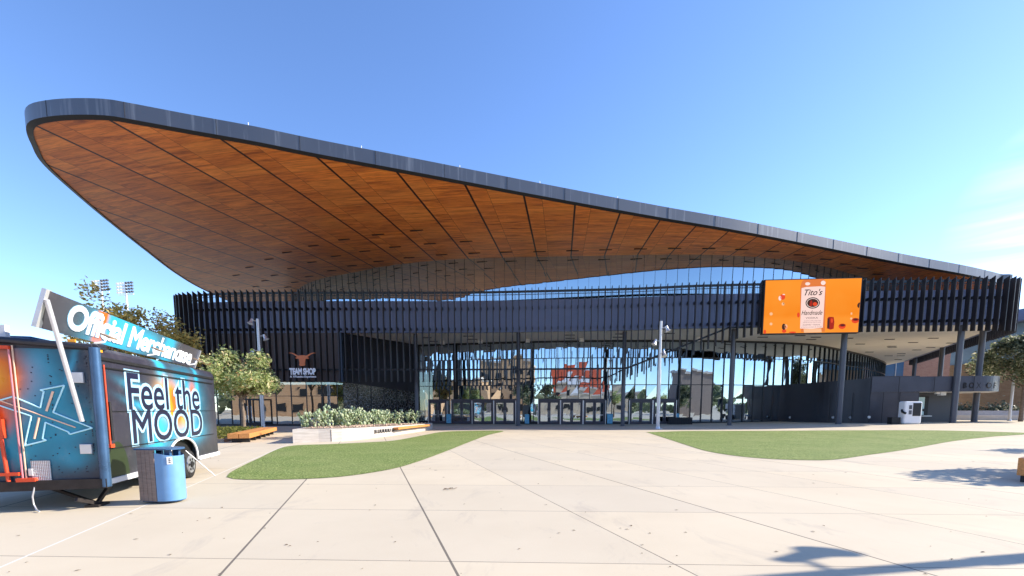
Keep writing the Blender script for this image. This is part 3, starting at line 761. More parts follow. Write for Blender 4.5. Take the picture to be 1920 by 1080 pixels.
def orangebg():
    t = NT('screen picture orange'); c = t.coord(); x, y, z = t.sep(c)
    n1 = t.noise(c, .35, 2)
    k = t.mix(t.rng(z, 1.2, 1.6), (1.0, .30, .03), (.93, .235, .012))
    k = t.mix(t.rng(z, 1.4, 4.2), k, (1.0, .31, .03)); k = t.mix(t.math('MULTIPLY', t.rng(n1, .35, .7), .5), k, (1.0, .37, .05))
    e = t.n('ShaderNodeEmission'); t.set(e.inputs[0], k); e.inputs[1].default_value = EM*1.02
    t.t.links.new(e.outputs[0], t.out.inputs[0]); return t.m
MB(SL).quad(SL + sn*.002, SR + sn*.002, SR + su*sh + sn*.002, SL + su*sh + sn*.002).build('picture', orangebg(), scr)
def shape(pts, k, name, mat):
    MB(SL).add([sp(x, y, k) for x, y in pts], [tuple(range(len(pts)))]).build(name, mat, scr)
def ell(cx, cy, rx, ry, n=28, a=0):
    ca, sa = math.cos(a), math.sin(a)
    return [(cx + rx*math.cos(t)*ca - ry*math.sin(t)*sa, cy - rx*math.cos(t)*sa - ry*math.sin(t)*ca) for t in [2*math.pi*i/n for i in range(n)]]
eo = emis('bottle glass', (.8, .22, .06)); eh = emis('bottle highlight', (1, .78, .72)); el = emis('bottle label', (1, .72, .66)); ed = emis('label ink', (.02, .012, .012))
er = emis('dark red', (.42, .03, .02)); edr = emis('brown', (.07, .03, .025)); eb = emis('bubble', (1, .55, .3)); er2 = emis('bright red', (.85, .08, .03))
shape([(735, 880), (722, 640), (722, 300), (742, 235), (775, 212), (1030, 206), (1058, 235), (1066, 300), (1058, 880)], 1, 'bottle', eo)
shape([(775, 890), (770, 842), (1010, 838), (1015, 888)], 2, 'bottle_base', eb)
shape(ell(820, 265, 34, 20), 2, 'highlight', eh); shape(ell(1030, 258, 32, 28), 2, 'highlight', eh)
shape([(722, 835), (738, 318), (800, 305), (1000, 300), (1058, 308), (1030, 828), (880, 842)], 3, 'bottle_label', el)
def stext(body, zx0, zy1, zx1, zy0, k, shear=0, bold=0, name='label_text'):
    a = sp(zx0, zy1, k); text(body, ed, name, scr, a, sp(zx1, zy1, k)-a, su, (sp(zx1, zy1, k)-a).length, (sp(zx0, zy0, k)-a).length, 0, bold, shear, base=SL)
stext("Tito's", 778, 412, 1018, 335, 4, .35, .01); stext('Handmade', 738, 662, 1020, 605, 4, .35, .005); stext('VODKA', 795, 712, 962, 690, 4)
stext('CRAFTED IN SMALL BATCHES', 770, 742, 1000, 734, 4); stext('DISTILLED AND BOTTLED WITH CARE', 760, 762, 1000, 754, 4); stext('AUSTIN * TEXAS', 755, 797, 990, 782, 4); stext('40 PERCENT ALCOHOL BY VOLUME', 735, 822, 1015, 814, 4)
shape(ell(890, 510, 97, 72), 4, 'label_oval', ed); shape(ell(890, 510, 84, 60), 5, 'label_ring', eh); shape(ell(890, 510, 76, 53), 6, 'label_medallion', edr)
shape([(845, 550), (852, 500), (868, 470), (885, 500), (880, 550)], 7, 'medallion_figure', er); shape(ell(920, 525, 30, 24), 7, 'medallion_figure', er2)
for zx, zy, rx, ry, mt in [(480, 425, 36, 36, er2), (445, 440, 20, 30, eh), (495, 395, 18, 8, eh), (488, 515, 20, 20, eb), (497, 512, 9, 14, edr), (325, 640, 22, 20, eb), (325, 770, 20, 18, eb), (500, 810, 26, 42, edr), (528, 808, 22, 30, eb), (530, 815, 12, 20, er2), (505, 865, 30, 22, er2), (240, 870, 18, 26, er2), (620, 882, 50, 10, er2), (698, 660, 18, 32, er2), (1412, 655, 12, 16, eb), (1410, 718, 14, 14, eb)]:
    shape(ell(zx, zy, rx, ry), 2, 'droplet', mt)
shape([(1085, 840), (1090, 710), (1110, 690), (1175, 695), (1185, 760), (1175, 845), (1130, 855)], 2, 'jar', er); shape([(1090, 830), (1096, 715), (1120, 705), (1118, 840)], 3, 'jar_shade', edr); shape(ell(1150, 740, 14, 30), 3, 'jar_shine', er2)
for zx, zy in ((1288, 815), (1462, 745)):
    shape(ell(zx, zy, 48, 34), 2, 'bowl', er2); shape(ell(zx+4, zy-14, 44, 20), 3, 'bowl_shade', er); shape(ell(zx+6, zy-14, 28, 10), 4, 'bowl_hole', edr)
shape([(1512, 590), (1490, 570), (1488, 545), (1505, 520), (1526, 515)], 2, 'dark_disc', edr)

# box office ------------------------------------------------------------
bx = onz(40, 43)
box = thing('ticket_office', 'dark metal clad box office with an overhanging canopy at the right of the arena', 'box office', bx)
W0 = at_y(1474, 792, 51.5); W1 = at_y(1540, 792, 47.2); W2 = at_y(1628, 793.5, 43.8); W3 = at_y(1717, 793, 43.2)
def V2(p): return Vector((p.x, p.y, 0))
wl = catmull([V2(W0) + Vector((-.3, 1.5, 0)), V2(W0), V2(W1), V2(W2)], .5)
zt = lambda x, y: 4.45 + .35*sm((x-31)/6) - .0
MB(bx).wall(wl, gz(40, 43)-.2, zt, .3).build('curved_wall', plain('dark panel', (.036, .038, .05), .38, .3, .15, .5), box)
W4 = at_y(1785, 793, 45.4)
MB(bx).wall([V2(W2), V2(W3)], .1, 4.8, .3).build('front_wall', plain('bronze panel', (.062, .058, .066), .38, .3, .2, .5), box)
rec = [V2(W3) + Vector((0, 2.2, 0)), V2(W4)]
MB(bx).wall(rec, .1, 3.3, .3).build('recess_wall', plain('recess panel', (.05, .052, .062), .45, .2, .15, .5), box)
MB(bx).box(((W3.x+.02), W3.y+1.2, 1.8), (.25, 2.3, 3.0)).build('side_wall', M['navy'], box)
cf = catmull([(W2.x+.02, W2.y-.05, 0), (W3.x, W3.y-.12, 0), (48.0, 42.3, 0), (44.6+1.2, 41.9, 0)][:2] + [(at_y(1800, 720, 42.4).x, 42.4, 0), (at_y(1850, 720, 42.0).x, 42.0, 0), (at_y(1869, 720, 42.3).x, 42.3, 0), (at_y(1873.5, 720, 43.2).x, 43.2, 0), (47.4, 45.5, 0)], .3)
canp = cf + [Vector((44.5, 50, 0)), Vector((36.5, 49, 0))]
m = MB(bx); m.prism(canp, 3.32, 4.72); m.build('canopy', M['band'] if False else plain('canopy cladding', (.062, .066, .085), .38, .25, .15, .6), box)
flat([p*.995 + Vector((.2, .3, 0)) for p in canp], lambda x, y: 3.31, False, MB(bx)).build('canopy_soffit', M['soffit'], box)
m = MB(bx)
for px in (1556, 1598, 1655, 1686):
    p = at_y(px, 760, {1556: 46.45, 1598: 44.85, 1655: 43.5, 1686: 43.4}[px] - .06); m.box((p.x, p.y, 1.8), (.03, .03, 3.0))
for px in (1686, 1752, 1826):
    p = at_y(px, 720, {1686: 43.2, 1752: 42.75, 1826: 42.1}[px] - .02); m.box((p.x, p.y, 4.02), (.03, .03, 1.38))
m.build('panel_joint', M['black'], box)
wa = at_y(1721, 788, 45.1); wb = at_y(1744, 745, 45.1)
MB(bx).box(((wa.x+wb.x)/2, 45.25, 2.0), (wb.x-wa.x, .06, 1.9)).build('ticket_window', M['black'], box)
wf = at_y(1736, 745, 45.1)
MB(bx).box(((wa.x+wf.x)/2, 45.2, 2.0), (wf.x-wa.x, .03, 1.75)).build('lit_pane', plain('pale green pane', (.6, .82, .8), .25, 0, .06, 2), box)
MB(bx).cyl((wa.x+.55, 45.17, 1.6), (wa.x+.55, 45.14, 1.6), .14, 12).build('speak_hole', M['black'], box)
MB(bx).box(((wa.x+wb.x)/2, 45.05, 1.02), (wb.x-wa.x+.3, .35, .06)).build('counter', M['alu'], box)
p = at_y(1766, 738, 43.6); MB(bx).box((p.x, p.y, p.z), (.5, .4, .35)).box((p.x-.45, p.y, p.z+.05), (.35, .25, .2)).build('floodlight', M['white'], box, .03)
a = at_y(1806, 728, 42.32); b = at_y(1838, 728, 42.1)
text('BOX', M['black'], 'box_lettering', box, a + Vector((0, -.03, 0)), b-a, (0, 0, 1), (b-a).length, .52, .05, .015, base=bx, space=1.7)
a = at_y(1849, 728, 41.99); b = at_y(1866, 728, 42.2)
text('OF', M['rust'], 'box_lettering', box, a + Vector((0, -.04, 0)), b-a, (0, 0, 1), (b-a).length, .52, .05, .015, base=bx, space=1.5)
m = MB(bx)
for px, py in ((1478, 782.5), (1558, 782.5), (1588, 782.5), (1621, 782)):
    i = min(range(len(wl)), key=lambda k: abs(PCX + FOC*wl[k].x/wl[k].y - px)); q = wl[i]
    z = EYE + (768-py)/FOC*q.y; m.cyl((q.x, q.y-.12, z), (q.x, q.y-.02, z), .13, 10)
m.build('wall_outlet', M['alu'], box)

# kiosk ----------------------------------------------------------------
kp = at_g(1705, 795); k0 = onz(at_y(1704, 795, 40.9).x, 40.9)
kio = thing('ticket_kiosk', 'white self-service ticket kiosk with a dark screen by the ticket window', 'kiosk', k0)
MB().box((0, 0, 1.02), (1.55, .75, 2.0)).build('body', M['white'], kio, .12)
MB().box((.28, -.39, 1.3), (.72, .03, 1.15)).build('screen', M['black'], kio, .01)
MB().box((-.3, -.39, 1.5), (.25, .03, .36)).box((-.3, -.39, 1.05), (.25, .03, .36)).build('slot_panel', M['column'], kio, .01)
MB().tube([(-.8, -.1, 1.25), (-1.0, -.35, 1.1), (-.75, -.5, .95)], .09, 8).build('side_lamp', M['black'], kio)
MB().box((-1.25, .1, .35), (.75, .5, .6)).build('x', M['black'], kio)
bpy.data.objects['x'].parent = None; o = bpy.data.objects['x']; o.name = 'utility_box'; o.location = k0 + Vector((0, 0, 0)); tag(o, 'low dark utility box standing left of the white kiosk', 'box')
me = o.data; me.transform(Matrix.Translation((1.25, -.1, -.05))); o.location = k0 + Vector((-1.3, .1, .0))

# small things by the doors
p = at_g(1298, 798)
tb = thing('draped_table', 'black draped table standing right of the glass doors', 'table', onz(p.x, 48.6))
MB().box((0, 0, .72), (2.5, .8, .06)).build('top', M['black'], tb)
m = MB()
for i in range(26): m.box((-1.2 + i*.096, -.4 - .02*(i % 2), .36), (.1, .03, .7 - .06*random.random()))
m.build('cloth', M['black'], tb)
for x in (-1.1, 1.1): MB().box((x, .3, .35), (.06, .06, .7)).build('leg', M['mullion'], tb)
for i, (px, wpx, lab) in enumerate([(1268, 8, 'pale blue poster stand next to the black draped table'), (858, 0, ''), (1143, 10, 'blue poster stand between the middle and right door groups'), (988, 8, 'blue poster stand right of the second column'), (841, 9, 'blue poster stand left of the first door group')]):
    if not wpx: continue
    q = at_y(px, 795, 51.0 if px > 900 else 52.0); o = onz(q.x, q.y - (.1 if px > 900 else -.2)); wd = wpx/16.6
    st = thing('poster_stand', lab, 'poster stand', o)
    MB().box((0, 0, .62), (wd, .05, 1.05)).build('poster', M['poster'], st)
    MB().box((0, .03, .05), (wd+.1, .35, .06)).box((0, .03, .6), (wd+.06, .03, 1.15)).build('frame', M['black'], st)

# ================================================================== LIGHT POLES
def lamp_head(m, p, d, s=1.0):
    p = Vector(p); d = Vector(d).normalized()
    m.tube([p, p + d*.12*s, p + d*.3*s, p + d*.42*s], [.09*s, .1*s, .13*s, .24*s], 14)
def light_pole(base, H, label, heads, lean=0):
    r = thing('light_pole', label, 'lamp post', base, 0, 'plaza light poles')
    m = MB(); m.cyl((0, 0, 0), (0, 0, H*.55), .15, 16, .145).cyl((0, 0, H*.55), (0, 0, H), .115, 16, .105); m.build('pole', M['polepaint'], r)
    m = MB(); m.box((0, 0, .03), (.62, .62, .06)); m.cyl((0, 0, .06), (0, 0, .22), .22, 16, .18); m.build('base_plate', M['steel'], r)
    for z, dx, dy in heads:
        s_ = Vector((dx, dy, 0)); q = s_*.45 + Vector((0, 0, z))
        hb = MB().cyl(s_*.1 + Vector((0, 0, z)), q, .035, 8); lamp_head(hb, q + Vector((0, 0, .12)), s_*.45 + Vector((0, 0, -1)), 1.1)
        h_ = hb.build('lamp_head', M['steel'], r)
        MB().cyl(q + Vector((0, 0, .12)) + (s_*.45 + Vector((0, 0, -1))).normalized()*.4, q + Vector((0, 0, .12)) + (s_*.45 + Vector((0, 0, -1))).normalized()*.468, .2, 14).build('lens', M['white'], h_)
    return r
pA = at_y(1233, 805, 38.2); light_pole(onz(pA.x, 38.2), 8.85, 'tall pale light pole standing in front of the glass doors', [(8.3, .85, -.3), (7.25, -.9, -.2), (6.25, .3, -.95)])
pB = at_y(494, 803, 39.0); light_pole(onz(pB.x, 39.0), 9.2, 'tall steel light pole standing behind the small plaza tree', [(9.0, -.5, -.85), (7.8, .95, .1), (6.6, -.95, -.1)])
# one more pole, right of the frame, whose shadow crosses the paving
d2 = Vector((SUNV.x, SUNV.y, 0)).normalized(); Lsh = 8.6/math.tan(SUN_EL)
tip = at_z(1655, 1068); bp = tip + d2*(5.6/math.tan(SUN_EL))
light_pole(Vector((bp.x, bp.y, 0)), 8.85, 'light pole right of the view throwing its long shadow on the paving', [(5.9, -.25, .95)])

# ================================================================== TREES
def tree(base, H, crown_c, crown_r, nleaf, ls, mat, label, name='tree', seed=0, gaps=.35, group=None, trunk_r=.13):
    rnd = random.Random(seed); base = Vector(base)
    r = thing(name, label, 'tree', base, 0, group)
    cc = Vector(crown_c); rx, ry, rz_ = crown_r
    tips = []
    m = MB(); top = Vector((0, 0, cc.z - rz_*.55))
    m.tube([(0, 0, -.1), (.03, .02, top.z*.4), (-.03, .02, top.z*.8), top], [trunk_r*1.25, trunk_r, trunk_r*.85, trunk_r*.7], 9)
    for i in range(22):
        u = rnd.uniform(0, 2*math.pi); v = rnd.uniform(-.75, 1); k = rnd.uniform(.55, .95); q = math.sqrt(max(0, 1-v*v))
        p = cc + Vector((rx*k*q*math.cos(u), ry*k*q*math.sin(u), rz_*k*v))
        st = Vector((0, 0, top.z*rnd.uniform(.75, 1))); mid = st.lerp(p, .5) + Vector((rnd.uniform(-.2, .2), rnd.uniform(-.2, .2), .15))
        m.tube([st, mid, p], [trunk_r*.5, trunk_r*.28, .012], 5)
        tips.append((p, rnd.uniform(.28, .48)))
    for i in range(16): tips.append((cc + Vector((rnd.gauss(0, rx*.4), rnd.gauss(0, ry*.4), rnd.gauss(0, rz_*.4))), rnd.uniform(.3, .5)))
    m.build('trunk', M['trunk'], r)
    m = MB(); s_ = (rx+ry+rz_)/3
    for i in range(nleaf):
        c, k = tips[rnd.randrange(len(tips))]
        while True:
            o = Vector((rnd.gauss(0, 1), rnd.gauss(0, 1), rnd.gauss(0, .75)))
            if o.length < 2: break
        p = c + o*(k*s_*.5)
        if p.z < cc.z - rz_*1.05: continue
        a = Vector((rnd.gauss(0, 1), rnd.gauss(0, 1), rnd.gauss(0, .6))).normalized(); b = a.orthogonal(); b.rotate(Matrix.Rotation(rnd.uniform(0, 6.28), 3, a)); l = ls*rnd.uniform(.6, 1.35)
        n_ = a.cross(b)
        m.add([p - a*l, p + b*l*.42 + n_*l*.1, p + a*l, p - b*l*.42 + n_*l*.1], [(0, 1, 2, 3)])
    m.build('crown', mat, r)
    return r
p = onz(-18.4, 31.2); tree(p, 6, (-.1, 0, 3.85), (2.1, 2.1, 1.9), 9500, .11, M['leaf'], 'small round tree with pale green leaves beside the orange timber bench', seed=1)
for i, (px, top, d, rx, rz_, lab) in enumerate([(200, 556, 30, 1.9, 2.3, 'loose yellowing tree behind the trailer sign, farthest left of three'), (268, 577, 33, 2.6, 2.2, 'loose yellowing tree behind the middle of the trailer sign'), (337, 620, 32, 1.35, 1.7, 'small yellow-green tree between the trailer sign and the arena corner')]):
    q = at_y(px, top, d); tree((q.x, q.y, 0), 8, (0, 0, q.z - rz_), (rx, rx, rz_), 2900, .13, M['leafy'], lab, seed=20+i, group='trees behind the trailer')
q = at_y(1903, 686, 47); tree(onz(q.x+1.2, 47), 9, (.6, 0, q.z + .1), (4.6, 3.6, 3.3), 17000, .16, M['leafd'], 'large dark-leaved tree at the right edge beside the box office', seed=31, trunk_r=.16)
# tree right of the frame: its shadow falls on the paving
sc_ = at_z(1900, 894); hgt = 3.6; q = sc_ + d2*(hgt/math.tan(SUN_EL))
tree((q.x, q.y, 0), 5, (0, 0, hgt), (1.5, 1.6, 1.0), 2300, .11, M['leaf'], 'plaza tree right of the view shading the paving near the bench', seed=41)
sc_ = at_z(1915, 849); q = sc_ + d2*(hgt/math.tan(SUN_EL))
tree((q.x+1.4, q.y+.4, 0), 5, (0, 0, hgt), (1.6, 1.5, .7), 1300, .11, M['leaf'], 'second plaza tree right of the view, farther from the bench', seed=42)

# ================================================================== BENCHES, PLANTERS
def bench(a, b, width, label, h=.46, th=.24, n=2):
    a, b = Vector(a), Vector(b); d = (b-a).normalized(); s_ = Vector((d.y, -d.x, 0)); L_ = (b-a).length
    r = thing('timber_bench', label, 'bench', a)
    for k in range(n):
        o = s_*((k-(n-1)/2)*(width/n)); MB(a).beam(a + o + Vector((0, 0, h-th/2)), b + o + Vector((0, 0, h-th/2)), width/n-.03, th).build('timber', M['timber'], r, .012)
    for k in range(6):
        q = a + d*(L_*(k+.35)/6); MB(a).box(q + Vector((0, 0, (h-th)/2)), (width*.8, .16, h-th), math.atan2(d.y, d.x) - math.pi/2).build('foot', M['mullion'], r)
    return r
bench((-13.6, 22.6, 0), (-16.55, 31.0, 0), 1.0, 'long orange timber bench on short feet beside the small tree')
# bed of ground cover behind the bench
bedp = [(-14.6, 23.0), (-17.2, 31.5), (-20.4, 31.8), (-18.6, 24.5)]
bed = thing('planting_bed', 'low bed of ground cover under the small tree', 'planting bed', (-17.5, 28, 0))
MB((-17.5, 28, 0)).prism(bedp, 0, .16).build('soil', M['gravel'], bed)
rnd = random.Random(8); m = MB((-17.5, 28, 0))
for i in range(3600):
    s_, t_ = rnd.random(), rnd.random()
    a = Vector(bedp[0]).lerp(Vector(bedp[1]), s_); b = Vector(bedp[3]).lerp(Vector(bedp[2]), s_); q = a.lerp(b, t_)
    h = rnd.uniform(.1, .5); ang = rnd.uniform(0, 6.28); l = rnd.uniform(.05, .13)
    dx, dy = math.cos(ang)*l, math.sin(ang)*l
    m.add([(q.x-dx, q.y-dy, h-.02), (q.x+dy*.5, q.y-dx*.5, h+.04), (q.x+dx, q.y+dy, h+.06), (q.x-dy*.5, q.y+dx*.5, h)], [(0, 1, 2, 3)])
m.build('ground_cover', M['shrub'], bed)['kind'] = 'stuff'
def board_concrete():
    t = NT('board-marked concrete'); c = t.coord(); x, y, z = t.sep(c)
    ln = t.math('LESS_THAN', t.math('FRACT', t.math('DIVIDE', z, .16)), .06)
    n1 = t.noise(t.comb(t.math('MULTIPLY', t.math('ADD', x, y), .5), t.math('MULTIPLY', z, 6), 0.0), 2, 5, .6)
    k = t.mix(t.rng(n1, .3, .7), (.44, .39, .34), (.6, .55, .5)); k = t.mix(t.math('MULTIPLY', ln, .4), k, (.27, .23, .2))
    return t.bsdf(k, .85, 0, t.bump(n1, .3, .01), .3)
M['board'] = board_concrete()
plo = Vector((-9.5, 28, 0))
pl = thing('concrete_planter', 'low board-marked concrete planter holding the prickly pears', 'planter', plo)
fr_ = [(549.5, 831.5), (598, 829.5), (641, 827.6), (690, 822.5), (740, 816.5), (780, 810.5), (806, 806.3)]
fp = [at_z(*p) for p in fr_]; fp = [Vector((p.x, p.y, 0)) for p in fp]
fpc = catmull(fp, .6)
back = [Vector((-6.9, 39.5, 0)), Vector((-9.5, 40.0, 0)), Vector((-12.4, 33, 0)), Vector((-11.9, 26, 0)), Vector((-11.35, 24.6, 0))]
ptop = lambda x, y: .69 - .011*(y-22)
poly = fpc + back
MB(plo).prism(poly, 0, ptop).build('wall', M['board'], pl)
cen_ = Vector((-9.4, 31, 0)); inn = [cen_ + (p-cen_)*.93 for p in poly]
m = MB(plo); flat(inn, lambda x, y: ptop(x, y)+.02, True, m); m.build('gravel_fill', M['gravel'], pl)
rnd = random.Random(4); m = MB(plo)
for i in range(700):
    k = rnd.randrange(len(inn)); q = inn[k].lerp(cen_, rnd.random()**.7*.8); s_ = rnd.uniform(.04, .11)
    m.box((q.x, q.y, ptop(q.x, q.y)+.04), (s_, s_*.8, s_*.7), M=Matrix.Rotation(rnd.uniform(0, 6), 3, Vector((rnd.random(), rnd.random(), rnd.random()+.1)).normalized()))
m.build('stones', plain('tan stones', (.5, .36, .26), .9, 0, .35, 9), pl)['kind'] = 'stuff'
MB(plo).box(fpc[3] + Vector((0, -.004, .33)), (.02, .02, .6)).build('wall_joint', M['black'], pl)
a, b = at_z(704, 808, .42), at_z(733, 805, .42)
i0 = min(range(len(fpc)), key=lambda k: abs(PCX + FOC*fpc[k].x/fpc[k].y - 704)); i1 = min(range(len(fpc)), key=lambda k: abs(PCX + FOC*fpc[k].x/fpc[k].y - 734))
a, b = fpc[i0], fpc[i1]
text('B.UUUUU B', M['mullion'], 'wall_lettering', pl, a + Vector((.05, -.02, .27)), b-a, (0, 0, 1), (b-a).length, .2, .03, .02, base=plo, space=1.1)
i2 = min(range(len(fpc)), key=lambda k: abs(PCX + FOC*fpc[k].x/fpc[k].y - 738)); a, b = fpc[i2], fpc[-1]; b = a.lerp(b, .9)
d_ = (b-a).normalized(); nn = Vector((d_.y, -d_.x, 0))
pbn = thing('timber_bench', 'short orange timber seat fixed along the top of the concrete planter', 'bench', a)
MB(a).beam(a + nn*.18 + Vector((0, 0, .45)), b + nn*.18 + Vector((0, 0, .43)), .34, .14).build('timber', M['timber'], pbn, .01)
MB(a).beam(a + nn*.12 + Vector((0, 0, .35)), b + nn*.12 + Vector((0, 0, .33)), .15, .05).build('bracket', M['mullion'], pbn)
pot = at_z(517.5, 797, .66); pot = Vector((-11.9*1.02, 25.6, 0))
q = at_y(586, 795, 26.6)
po = thing('round_bin', 'round steel bin standing behind the left end of the concrete planter', 'bin', (q.x, q.y, ptop(q.x, q.y)-.1))
MB().lathe((0, 0, 0), [(.0, 0), (.22, 0), (.25, .55), (.27, .56), (.26, .6), (.0, .6)], 20).build('body', M['steel'], po)
MB().lathe((0, 0, .601), [(.0, 0), (.22, 0), (.2, .05), (0, .05)], 16).build('lid', M['mullion'], po)
# prickly pears
def cactus(base, H, npad, seed, label, spread=1.0):
    rnd = random.Random(seed); r = thing('prickly_pear', label, 'cactus', base, 0, 'prickly pears in the planter'); m = MB()
    pads = []
    def pad(p, d, s_, lvl):
        d = Vector(d).normalized(); side = Vector((rnd.gauss(0, 1), rnd.gauss(0, 1), rnd.gauss(0, .2))); side = (side - d*side.dot(d)).normalized(); nn = d.cross(side)
        c = p + d*s_; k = 9; ring = []
        vs = [c + (d*math.cos(t) + side*.66*math.sin(t))*s_ for t in [2*math.pi*i/k for i in range(k)]]
        m.add(vs + [c + nn*s_*.16, c - nn*s_*.16], [(i, (i+1) % k, k) for i in range(k)] + [((i+1) % k, i, k+1) for i in range(k)], True)
        pads.append(1)
        if len(pads) < npad and lvl < 4 and p.z < H:
            for _ in range(rnd.choice((1, 1, 2, 2))):
                a = rnd.uniform(-1, 1)
                pad(c + (d*math.cos(a) + side*.72*math.sin(a))*s_*.92, d*.8 + side*a*.9 + Vector((rnd.gauss(0, .35), rnd.gauss(0, .35), rnd.uniform(-.1, .6))), s_*rnd.uniform(.8, 1.02), lvl+1)
    while len(pads) < npad:
        u = rnd.uniform(0, 6.28); k = rnd.random()**.6*spread
        pad(Vector((math.cos(u)*k, math.sin(u)*k*.8, 0)), (rnd.gauss(0, .3), rnd.gauss(0, .3), 1), rnd.uniform(.11, .17), 0)
    m.build('pads', M['cactus'], r); return r
for i, (px, d, H, n_, sp_, lab) in enumerate([(588, 26.2, .5, 70, .75, 'low prickly pear at the left end of the planter, next to the round bin'), (622, 27.6, 1.15, 110, .8, 'tallest prickly pear in the planter, its top pad above all others'), (655, 29, .95, 120, .9, 'dense prickly pear right of the tallest one'), (688, 30.5, .85, 120, .9, 'spreading prickly pear left of the round ball shrub'), (724, 32.5, .5, 90, .9, 'low prickly pear in front of the round ball shrub'), (754, 35, .7, 60, .8, 'thin upright prickly pear at the right end of the planter')]):
    q = at_y(px, 795, d); cactus((q.x, q.y, ptop(q.x, q.y)), H*1.3, int(n_*2.6), 50+i, lab, sp_*1.5)
q = at_y(715, 790, 34.5); ba = thing('ball_shrub', 'round grey-green ball shrub among the prickly pears', 'shrub', (q.x, q.y, ptop(q.x, q.y)))
m = MB(); rnd = random.Random(77)
for i in range(1500):
    v = Vector((rnd.gauss(0, 1), rnd.gauss(0, 1), rnd.gauss(0, 1))).normalized(); p = Vector((0, 0, .62)) + v*rnd.uniform(.15, .3); e = Vector((0, 0, .62)) + v*rnd.uniform(.5, .58); s_ = v.orthogonal().normalized()*.012
    m.add([p - s_, p + s_, e], [(0, 1, 2)])
m.build('spines', M['cactus'], ba)
MB().cyl((0, 0, -.05), (0, 0, .4), .1, 8).build('stem', M['trunk'], ba)
# bench end at the right edge
q = at_z(1926, 907); qq = at_z(1926, 907)
bench((q.x+.12, q.y, 0), (q.x+3.6, q.y+2.2, 0), .55, 'orange timber bench cut off by the right edge of the view', h=.56, th=.4, n=1)

rnd = random.Random(33); m = MB()
for i in range(150):
    px, py = rnd.uniform(-100, 2000), 815 + 265*rnd.random()**1.3
    q = at_g(px, py); a = rnd.uniform(0, 6.28); l = rnd.uniform(.01, .038)*(.7 + q.y*.035); d_ = Vector((math.cos(a), math.sin(a), 0)); s_ = Vector((-d_.y, d_.x, 0))
    m.add([q - d_*l + Vector((0, 0, .006)), q + s_*l*.45 + Vector((0, 0, .012)), q + d_*l + Vector((0, 0, .006)), q - s_*l*.4 + Vector((0, 0, .008))], [(0, 1, 2, 3)])
tag(m.build('leaf_litter', plain('dead leaf', (.13, .085, .05), .9, 0, .5, 3)), 'scattered dead leaves and bits on the paving', 'leaf litter', kind='stuff')
q = at_z(840, 919); tw = thing('dead_twig', 'small brown twig with leaves lying on the paving left of centre', 'twig', (q.x, q.y, 0))
MB().tube([(-.1, -.03, .015), (0, 0, .03), (.12, .06, .02), (.18, .12, .03)], [.006, .007, .005, .003], 5).build('stem', M['trunk'], tw)
m = MB()
for k in range(7):
    c = Vector((rnd.uniform(-.1, .15), rnd.uniform(-.04, .08), rnd.uniform(.015, .04))); a = rnd.uniform(0, 6); m.add([c, c + Vector((.05*math.cos(a), .05*math.sin(a), .015)), c + Vector((.07*math.cos(a+.4), .07*math.sin(a+.4), 0)), c + Vector((.03*math.cos(a+.8), .03*math.sin(a+.8), .005))], [(0, 1, 2, 3)])
m.build('leaves', plain('curled leaf', (.2, .12, .06), .8), tw)
# ================================================================== LITTER BIN
cb = at_z(296, 945.5)
lb = thing('litter_bin', 'blue litter bin with weathered wood slats in front of the trailer', 'litter bin', (cb.x, cb.y, 0))
H = .9
plan = [(0, 0), (.1, .0), (.19, .03), (.255, .08), (.29, .16), (.29, .26), (.25, .37), (.17, .45), (.0, .5), (-.18, .46), (-.3, .36), (-.35, .2), (-.35, .06)]
m = MB(); m.wall([Vector((x*1.0, y, 0)) for x, y in plan[:9]], .05, lambda x, y: H - .06*sm((x)/.3)*1.0, 0, True); m.build('blue_panel', M['bluepanel'], lb)
for k in range(4):
    a = Vector((-.35, .06, 0)).lerp(Vector((-.005, .0, 0)), k/4 + .008); b = Vector((-.35, .06, 0)).lerp(Vector((-.005, 0, 0)), (k+1)/4 - .008)
    MB().beam(a + Vector((0, .01, .5)), b + Vector((0, .01, .5)), .03, .9).build('slat', M['greywood'], lb)
for k in range(4):
    a = Vector((-.35, .06, 0)).lerp(Vector((-.29, .36, 0)), k/4+.01); b = Vector((-.35, .06, 0)).lerp(Vector((-.29, .36, 0)), (k+1)/4-.01)
    MB().beam(a + Vector((0.01, 0, .5)), b + Vector((.01, 0, .5)), .03, .9).build('slat', M['greywood'], lb)
MB().prism([(x*.93+.002, y*.93+.025) for x, y in plan], .03, .82).build('liner', M['darkblue'], lb)
MB().prism([(x*1.1-.01, y*1.1-.02) for x, y in plan], .95, .975).build('lid', M['darkblue'], lb, .008)
for x, y in ((-.2, .12), (.15, .12), (.13, .36), (-.18, .36)): MB().box((x, y, .87), (.1, .05, .16)).build('lid_post', M['darkblue'], lb)
a = Vector((.192, .031, .7)); b = Vector((.254, .079, .7))
m = MB(); q = [a + Vector((.004, -.008, 0)), b + Vector((.006, -.008, 0)), b + Vector((.006, -.008, .13)), a + Vector((.004, -.008, .13))]
m.quad(*q); sk = m.build('sticker', M['white'], lb)
dd = (q[1]-q[0]).normalized(); nn_ = Vector((dd.y, -dd.x, 0))
m = MB(); c = (q[0]+q[2])/2 + nn_*.003
for dz in (-.03, 0, .03): m.beam(c - dd*.015 + Vector((0, 0, dz)), c + dd*.015 + Vector((0, 0, dz)), .004, .016)
m.build('print', M['black'], lb)

